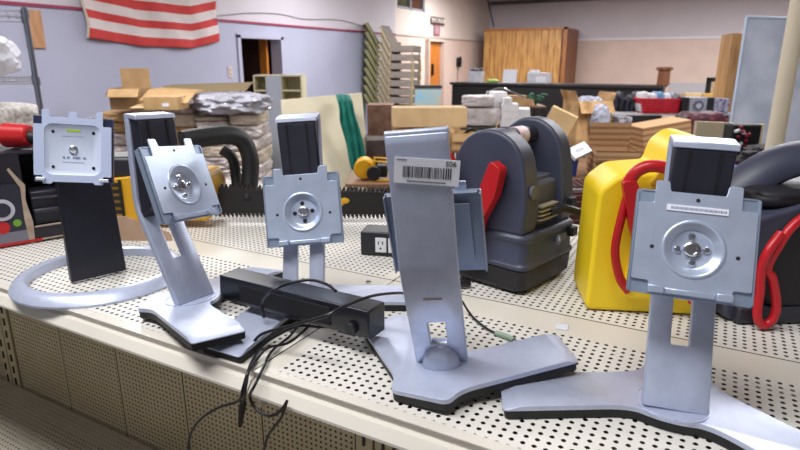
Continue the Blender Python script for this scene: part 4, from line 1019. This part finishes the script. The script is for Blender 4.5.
# far dark table with brown top, plant/green thing and curved chrome lamp
T3, z3 = table('dark table with a brown top in front of the counter', 508, 546, 106, 9.6, .7, M_tabletop, M_table)
q = tz(536, 100, 9.8, z3); gp_ = MB(); random.seed(2)
for k in range(16):
    a = random.uniform(0, 2*PI); l = random.uniform(.08, .2); gp_.tube([(0, 0, 0), (l*.5*math.cos(a), l*.5*math.sin(a), l*.9), (l*1.1*math.cos(a), l*1.1*math.sin(a), l*.9)], .014, 5)
put(gp_, 'green_garland', mat('garland_green', (48, 100, 74), .7, 0, 14, 20), 'dark green tangle of trim on the brown-topped table', 'decoration', q, 0, smooth=True)
q = tz(516, 104, 9.8, z3); m = MB(); m.box((0, 0, .08), (.3, .2, .16)); m.box((.2, 0, .05), (.16, .16, .10)); put(m, 'tan_carton', M_card3, 'low brown carton on the brown-topped table', 'box', q, CAMROT, bevel=.005)
lp = [atd(x, y, 9.2) for x, y in ((486, 99), (490, 92), (500, 88), (512, 92), (524, 97))]
lm = empty('gooseneck_lamp', 'chrome gooseneck lamp curving over the foam pile', 'lamp', (lp[0].x, lp[0].y, 0))
m = MB(); m.tube([Vector((0, 0, .02))]+[p_-Vector((lp[0].x, lp[0].y, 0)) for p_ in lp], .014, 8); m.build('arm', M_chrome, lm, smooth=True)
m = MB(); m.lathe([(.16, 0), (.16, .02), (.02, .035), (0, .035)], 24); m.build('lamp_base', M_chrome, lm, smooth=True)

# boxes in the middle right
T4, z4 = table('grey table under the corrugated boxes', 545, 700, 182, 4.1, 1.1, M_tabletop, M_table)
p = atd(559, 140, 4.75); 
p, w_, h_ = bspan(545, 573, 119, 143, 4.9)
T5, z5 = table('rear table behind the corrugated boxes', 540, 740, 148, 5.35, .9, M_table, M_table)
bxs = carton('cardboard_box', 'tilted plain tan box beside the grey jump starter arch', Vector((p.x, p.y, z4+.10)), (w_*.95, .12, .30), CAMROT+R(-20), M_card2, (), False, tilt=(0, R(24)))
# support pile under the tilted box
q = atd(560, 165, 4.75); carton('cardboard_box', 'dark brown box beneath the tilted tan box', Vector((q.x, q.y, z4))-RT*.06, (.26, .26, .15), CAMROT, M_card3, (), True)
bxs.location += -RT*.085+HD*.02; bxs.location.z = z4+.165
# torn open box with bag
p, w_, h_ = bspan(561, 606, 97, 150, 5.6)
tb_ = carton('cardboard_box', 'tall torn cardboard box with grey plastic bag inside', Vector((p.x, p.y, z5)), (w_*.8, .3, p.z+h_-z5-.03), CAMROT+R(12), mat('torn_tan', (192, 152, 104), .8, 0, 24, 9), [('l', 25, .10), ('r', 20, .08), ('-', 150, .12)], False)
m = MB(); hh = p.z+h_-z5; m.blob((0, -.02, hh*.85), (w_*.62, .24, hh*.34), .2, 2.5, 2, 4, sq=2.5); m.blob((.03, -.19, hh*.6), (w_*.42, .10, hh*.55), .22, 2.5, 3, 4, sq=2.5)
put(m, 'plastic_bag', mat('grey_bag', (176, 180, 196), .2, 0, 20, 9, .8, 18), 'grey plastic bag bulging out of the torn box', 'bag', Vector((p.x, p.y, z5)), CAMROT+R(12), smooth=True)
# big corrugated boxes
p, w_, h_ = bspan(589, 632, 128, 178, 4.3)
cbx = carton('corrugated_box', 'ribbed brown corrugated box with open flap left of the yellow pack', Vector((p.x, p.y, z4)), (w_*.95, .30, (p.z+h_-z4)*.6), CAMROT+R(-6), M_corr, [('+', -4, .17), ('-', 172, .07)], False)
q = MB(); q.box((.05, -.153, .10), (.035, .002, .045)); q.build('white_sticker', M_paper, cbx)
p, w_, h_ = bspan(632, 683, 118, 178, 4.75)
cb3 = carton('corrugated_box', 'tilted ribbed corrugated box behind the yellow pack', Vector((p.x, p.y, z4)), (w_*.95, .28, (p.z+h_-z4)*.93), CAMROT+R(6), M_corr, (), False, tilt=(0, R(-9)))
q = MB(); q.box((-.02, -.142, (p.z+h_-z4)*.62), (.05, .002, .055)); q.build('white_sticker', M_paper, cb3)
# white paper box tilted, blue bin
p, w_, h_ = bspan(567, 590, 139, 156, 4.3)
bb = atd(570, 165, 4.35); bn = empty('blue_bin', 'small blue plastic bin under the tilted white carton', 'bin', Vector((bb.x, bb.y, z4)), CAMROT)
hb_ = max(.08, atd(570, 153, 4.35).z-z4)
m = MB(); loft(m, [[(p_[0], p_[1], 0.001) for p_ in rrect(.08, .10, .01)], [(p_[0], p_[1], hb_) for p_ in rrect(.10, .12, .012)]]); m.build('bin_body', M_blue, bn)
m = MB(); m.holed([(a_[0], a_[1]) for a_ in rrect(.108, .128, .012)], [rrect(.092, .112, .01)], 0, .008); o = m.build('bin_rim', M_blue, bn); o.rotation_euler.x = R(90); o.location.z = hb_
wb = carton('white_carton', 'small white printed carton lying tilted across blue bin', Vector((p.x, p.y, z4+hb_+.01)), (w_*.9, .10, .035), CAMROT+R(20), M_paper, (), False, tilt=(R(40), R(-20)))
q = MB()
for k in range(4): q.box((0, -.0, .036), (w_*.5, .006, .001)) if k == 0 else q.box((0, -.03+.02*k, .036), (w_*.4, .004, .001))
q.build('printed_lines', mat('print_soft', (150, 150, 165), .6), wb)
# brown crate with grid
p, w_, h_ = bspan(566, 590, 180, 208, 3.2)
ck = empty('plastic_crate', 'brown plastic crate with white grid tray, behind grey jump starter', 'crate', (p.x, p.y, 0), CAMROT)
zc_ = p.z+h_
m = MB(); m.box((0, 0, zc_/2-.02), (w_*1.5, .26, zc_-.04)); m.build('crate_body', M_crate, ck, bevel=.005)
m = MB()
for k in range(6): m.box((0, -.132, zc_-.06-k*.035), (w_*1.45, .004, .008))
m.build('crate_ribs', mat('crate_light', (150, 110, 100), .6), ck)
m = MB(); m.box((0, 0, zc_-.03), (w_*1.3, .22, .01)); [m.box((-w_*.6+k*w_*.24, 0, zc_-.02), (.006, .22, .01), mi=1) for k in range(6)]; [m.box((0, -.1+.05*k, zc_-.02), (w_*1.3, .005, .01), mi=1) for k in range(5)]; m.build('grid_tray', [M_paper, M_crate], ck)

# shelf with black goods, red basket, boxes
T6, z6 = table('white-topped table holding the red basket', 600, 732, 113, 7.2, .7, M_white, M_table)
random.seed(9)
def item(x0, x1, y0, d, z, name, label, cat, m_, dep=.25, extra=None, rz=0, grp=None, **k):
    p, w_, h_ = bspan(x0, x1, y0, y0+5, d); hh = p.z+h_-z
    mb = MB(); mb.box((0, 0, hh/2), (w_, dep, hh)); o = mb.build(name, m_, bevel=.006); o.location = (p.x, p.y, z); o.rotation_euler.z = CAMROT+rz; tag(o, label, cat, grp)
    if extra: extra(o, w_, hh, dep)
    return o
p, w_, h_ = bspan(604, 637, 95, 110, 7.5)
m = MB()
for k in range(6): m.blob((-w_/2+w_*(k+.5)/6, 0, .08+.02*(k % 3)), (w_/6*.95, .25, .16+.04*(k % 3)), .15, 2, k, 2, sq=4)
put(m, 'black_bundle', mat('dark_goods', (42, 42, 56), .5, 0, 10, 12), 'row of dark bagged goods left of the red basket', 'bundle', Vector((p.x, p.y, z6)), CAMROT, smooth=True)
rb_p, rw, rh = bspan(636, 677, 99, 113, 7.3)
rb = empty('shopping_basket', 'bright red plastic basket full of white and blue packets', 'basket', Vector((rb_p.x, rb_p.y, z6)), CAMROT)
rh = atd(656, 99, 7.3).z-z6
m = MB(); m.box((0, 0, .006), (rw*.86, .24, .012))
for k in range(5):
    z = .01+rh*(k+.5)/5; f = .87+.13*(k/4)
    for s2 in (-1, 1): m.box((0, s2*.15*f, z), (rw*f, .008, rh/5*.75)); m.box((s2*rw/2*f, 0, z), (.008, .30*f, rh/5*.75))
for k in range(12):
    for s2 in (-1, 1): m.box((-rw*.43+rw*.86*k/11, s2*.142, rh/2), (.012, .012, rh))
m.box((0, -.155, rh), (rw*1.03, .02, .03)); m.box((0, .155, rh), (rw*1.03, .02, .03)); m.box((-rw*.51, 0, rh), (.02, .31, .03)); m.box((rw*.51, 0, rh), (.02, .31, .03))
m.build('basket_body', M_basketred, rb)
for k, (dx, hh, mm, lb) in enumerate(((-.42, .13, M_white, 'white packet standing leftmost in the red basket'), (-.2, .10, M_white, 'white packet between the leftmost packet and blue one'), (-.02, .13, mat('packet_blue', (110, 160, 205), .5), 'light blue packet in the red basket'), (.16, .10, M_paper, 'white packet right of the blue packet in basket'), (.34, .12, mat('packet_grey', (150, 152, 162), .5), 'grey packet at the right of the red basket'))):
    m = MB(); m.blob((0, 0, 0), (rw*.2, .2, rh+hh*.6), .1, 2, k+20, 3, sq=6)
    put(m, 'packet', mm, lb, 'packet', Vector((rb_p.x, rb_p.y, z6+(rh+hh*.6)/2+.01))+RT*rw*dx*.92, CAMROT, 'packets in the red basket', smooth=True)
def speaker_face(o, w_, hh, dep):
    q = MB(); q.cyl((0, -dep/2-.001, hh*.5), (0, -dep/2-.012, hh*.5), hh*.33, n=24); q.build('printed_disc', mat('disc_grey', (100, 100, 112), .5), o)
    q = MB(); q.cyl((0, -dep/2-.010, hh*.5), (0, -dep/2-.018, hh*.5), hh*.16, n=24); q.build('printed_hub', mat('disc_light', (190, 190, 200), .5), o)
item(678, 684, 97, 7.2, z6, 'black_carton', 'black upright carton right of the red basket', 'box', M_rubber)
item(685, 702, 97, 7.2, z6, 'speaker_carton', 'silver carton with a round speaker printed on it', 'box', mat('carton_silver', (160, 160, 172), .4), extra=speaker_face)
item(702, 709, 97, 7.2, z6, 'black_carton', 'black carton between speaker carton and purple printed box', 'box', M_rubber)
item(709, 724, 98, 7.2, z6, 'printed_carton', 'white and purple printed carton beside the wooden post', 'box', mat('carton_purple', (196, 192, 210), .5, 0, 0, 24, 0, 60, (92, 78, 112)))
item(613, 627, 116, 5.5, z5, 'printed_carton', 'grey printed carton with dark circles behind the ribbed box', 'box', mat('carton_circles', (190, 190, 200), .5, 0, 0, 30, 0, 60, (70, 70, 80)))
# clutter behind yellow card: maroon goods
p, w_, h_ = bspan(680, 722, 112, 128, 5.7); m = MB(); m.blob((0, 0, (p.z+h_-z5)/2), (w_, .3, p.z+h_-z5), .12, 2.5, 4, 3, sq=5); put(m, 'maroon_bundle', M_magenta, 'maroon and black packaged goods behind the tan board', 'bundle', Vector((p.x, p.y, z5)), CAMROT, smooth=True)
# far table line at counter right: tank frame etc
p, w_, h_ = bspan(708, 729, 79, 98, 10.5)
fr_ = empty('picture_frame', 'black framed picture with tan centre left of the wooden post', 'picture frame', (p.x, p.y, 0), CAMROT)
T7, z7 = table('far table carrying the black frame and tan boxes', 678, 735, 97, 10.4, .8, M_table, M_table); fr_.location.z = z7
m = MB(); t = w_*.2
m.box((0, .12, h_/2*.0+t*.3), (w_, .04, t*.6)); m.box((0, .12, h_-t/2), (w_, .04, t)); m.box((-w_/2+t/2, .12, h_/2), (t, .04, h_)); m.box((w_/2-t/2, .12, h_/2), (t, .04, h_)); m.build('frame_border', M_rubber, fr_)
m = MB(); m.box((0, .13, h_*.4), (w_-t, .02, h_*.7)); m.build('picture', mat('pic_tan', (196, 168, 140), .7, 0, 16, 9), fr_)
for k, (xa, xb, yt, mm, lb) in enumerate(((684, 700, 93, M_card2, 'low tan box far back left of the black frame'), (701, 725, 93.5, mat('box_ochre', (205, 160, 80), .7), 'ochre box in front of the black frame'))):
    item(xa, xb, yt, 10.3+.25*0, z7, 'cardboard_box', lb, 'box', mm, .2, grp=None).location += HD*.05
# grey sheet at far wall
pA = atY(690, 92, FY-.02); m = MB(); m.box((0, 0, 0), (1.1, .02, .5)); put(m, 'wall_panel', mat('panel_grey', (190, 186, 192), .6), 'pale grey panel low on the far wall', 'panel', (pA.x, FY-.012, pA.z), 0)

# whiteboard, wood post, cream pole
def slab(name, label, cat, m_, pts, th_=.03, bev=.003, extra=None):
    """pts: four 3D corners TL, TR, BR, BL"""
    n_ = (pts[1]-pts[0]).cross(pts[3]-pts[0]).normalized()*th_
    if n_.dot(HD) < 0: n_ = -n_
    m = MB(); va = [m.bm.verts.new(q) for q in pts]; vb = [m.bm.verts.new(q+n_) for q in pts]
    m.bm.faces.new(va); m.bm.faces.new(vb[::-1])
    for i in range(4): m.bm.faces.new((va[i], vb[i], vb[(i+1) % 4], va[(i+1) % 4]))
    o = m.build(name, m_, bevel=bev); tag(o, label, cat); return o, n_
def floorpt(x, y, d): p = atd(x, y, d); return Vector((p.x, p.y, .002))
M_wb = mat('whiteboard_smudged', (192, 200, 216), .35, 0, 0, 3.2, 0, 60, (166, 176, 194))
tl, tr = atd(747, 17, 6.6), atd(830, 20, 6.6); 
sh = atd(747, 17, 6.6)-atd(731, 140, 6.6)
bl = floorpt(747, 17, 6.35); br = floorpt(830, 20, 6.35); 
wbo, n_ = slab('whiteboard', 'large smudged whiteboard leaning upright at the far right', 'whiteboard', M_wb, [tl, tr, br, bl])
m = MB(); m.tube([tl, bl], .018, 6, smooth=False); m.tube([tl, tr], .018, 6, smooth=False); m.build('whiteboard_frame', mat('wb_frame', (190, 205, 226), .4, .4), wbo)
tl, tr = atd(733, 33, 7.3), atd(744, 33, 7.3)
slab('wood_board', 'tall narrow beech board beside the whiteboard', 'board', M_beech, [tl, tr, floorpt(744, 33, 7.2), floorpt(733, 33, 7.2)], .25)
pc = atd(786, 80, 2.5); m = MB(); m.cyl((0, 0, 0.001), (0, 0, 2.6), .034, n=24); m.cyl((0, 0, 0.001), (0, 0, .02), .10, n=24); put(m, 'cream_pole', mat('pole_cream', (250, 236, 208), .5), 'vertical cream pole at the right in front of whiteboard', 'pole', (pc.x, pc.y, 0), 0, smooth=True)
# tan board with dark tool card
tl, tr = atd(697, 121, 3.6), atd(765, 124, 3.6)
tan, n_ = slab('tan_board', 'pale tan cardboard panel standing behind the right stand', 'panel', mat('tan_panel', (205, 190, 160), .75, 0, 5, 5), [tl, tr, floorpt(765, 124, 3.5), floorpt(697, 121, 3.5)])
p, w_, h_ = bspan(723, 752, 124, 178, 3.35); m = MB(); m.box((0, 0, 0), (w_, .05, h_)); 
zq = p.z
tc_ = empty('tool_case', 'dark case with maroon and white beads hung on the tan board', 'tool case', Vector((p.x, p.y, p.z))-HD*.0, CAMROT)
m = MB(); m.box((0, .03, h_/2), (w_, .10, h_)); m.build('case', M_rubber, tc_, bevel=.01)
m = MB(); random.seed(4)
for k in range(26): m.sphere((-w_*.42+random.random()*w_*.5, -.025, h_*(.1+.85*random.random())), .011, mi=random.choice((0, 0, 1)), n=6)
m.build('beads', [mat('bead_maroon', (140, 24, 50), .4), M_paper], tc_, smooth=True)
m = MB(); m.box((0, .03, -zq/2), (.05, .05, zq)); m.build('stand_post', M_rubber, tc_)
# stack of blue leaflets and dark clutter behind the dark pack
T8, z8 = table('low table behind the dark grey jump starter', 738, 850, 178, 2.9, .7, M_table, M_table)
for k in range(3):
    q = tz(758+k*3, 170, 3.05, z8+.008*k+.0005); m = MB(); m.box((0, 0, .004), (.22, .28, .0075)); put(m, 'leaflet', mat('leaflet_%d' % k, ((70, 90, 150), (210, 214, 226), (96, 120, 180))[k], .5), ('dark blue leaflet lowest of the pile behind the dark jump starter', 'white leaflet in the middle of the pile behind the dark jump starter', 'mid blue leaflet on top of the pile behind the dark jump starter')[k], 'leaflet', q, CAMROT+.12*k, 'leaflets on the low table')
q = tz(792, 165, 3.0, z8); m = MB(); m.blob((0, .1, .07), (.40, .3, .14), .3, 2.5, 3, 4, sq=2.5); put(m, 'dark_jacket', mat('dark_cloth', (46, 42, 46), .85, 0, 10, 14), 'crumpled dark cloth heap at the right edge behind pole', 'cloth', q, CAMROT, smooth=True)

# yellow machine on low crate (left of centre)
p, w_, h_ = bspan(357, 393, 160, 184, 5.0)
T9, z9 = table('low brown table under the yellow machine', 345, 400, 184, 4.9, .6, M_tabletop, M_table)
ym = empty('yellow_machine', 'small yellow wheeled machine behind the cream board', 'machine', tz(374, 184, 5.0, z9)+HD*.1, CAMROT)
m = MB(); m.cyl((-w_*.28, -.08, h_*.5), (-w_*.28, .10, h_*.5), h_*.42, n=20); m.build('motor', M_yellow2, ym, bevel=.012)
m = MB(); m.tube([(-.02, -.1, .01), (.0, -.1, h_*.85), (w_*.45, -.1, h_*.8), (w_*.48, -.1, .01)], .012, 8, smooth=False); m.tube([(-.02, .1, .01), (.0, .1, h_*.85), (w_*.45, .1, h_*.8), (w_*.48, .1, .01)], .012, 8, smooth=False); m.tube([(-.02, -.1, .012), (w_*.48, -.1, .012)], .012, 8, smooth=False); m.build('roll_frame', M_yellow2, ym, smooth=True)
m = MB(); m.box((w_*.22, 0, h_*.4), (w_*.3, .14, h_*.5)); m.build('pump', M_rubber, ym, bevel=.01)
m = MB(); m.cyl((0.0, -.12, h_*.35), (0.0, -.095, h_*.35), h_*.3, n=20); m.build('wheel', M_rubber, ym, bevel=.004)
# brown clutter boxes behind the yellow machine
for k, (xa, xb, ya, dd, mm, lb) in enumerate(((368, 394, 104, 9.0, mat('clutter_brown', (112, 84, 70), .8, 0, 16, 8), 'tall dark brown carton near the chair stacks'), (392, 418, 112, 8.2, M_card3, 'brown carton on floor right of the chair stacks'), (366, 392, 138, 6.6, mat('clutter_dark', (78, 64, 60), .8, 0, 12, 8), 'dark box stack above the yellow machine'))):
    p, w_, h_ = bspan(xa, xb, ya, ya+8, dd); carton('cardboard_box', lb, Vector((p.x, p.y, .001)), (w_, .4, p.z+h_), CAMROT+.05*k, mm, (), False)
q = atd(384, 132, 6.75)
m = MB(); m.box((0, 0, 0), (.02, .08, .5)); 
m.bm.free()

# ================================================================== LIGHT
def area(name, loc, rot, sx, sy, power, col=(1, 1, 1)):
    l = bpy.data.lights.new(name, 'AREA'); l.shape = 'RECTANGLE'; l.size = sx; l.size_y = sy; l.energy = power; l.color = col
    o = bpy.data.objects.new(name, l); C.objects.link(o); o.location = loc; o.rotation_euler = rot; return o
for i, (x, y, p_) in enumerate(((-1.0, -.12, 72), (-4.2, 3.2, 120), (.5, 4.5, 120), (-4.5, 8.5, 170), (1.0, 9.5, 170), (-4.8, 14.0, 210), (0.5, 15.0, 210))):
    area('fluorescent_lamp', (x, y, CZ-.06), (0, 0, 0), 2.4, .5, p_, (.985, .985, 1))
area('window_daylight', ((WX+BX)/2, BY+.1, 1.85), (R(90), 0, R(0)), BX-WX-2, 1.8, 45, (.86, .91, 1))
w = bpy.data.worlds.new('world'); bpy.context.scene.world = w; w.use_nodes = True
w.node_tree.nodes['Background'].inputs[0].default_value = (.8, .88, 1, 1); w.node_tree.nodes['Background'].inputs[1].default_value = .35

# ================================================================== CAMERA
cam = bpy.data.cameras.new('camera'); co_ = bpy.data.objects.new('camera', cam); C.objects.link(co_)
cam.sensor_width = 36; cam.lens = FOC/800*36; cam.clip_start = .02; cam.clip_end = 100
co_.location = CAM; co_.rotation_euler = (PI/2-PITCH, 0, YAW)
cam.dof.use_dof = True; cam.dof.focus_distance = .85; cam.dof.aperture_fstop = 9
sc_ = bpy.context.scene; sc_.camera = co_
sc_.view_settings.view_transform = 'Standard'; sc_.view_settings.look = 'None'; sc_.view_settings.gamma = 1; sc_.view_settings.exposure = .12
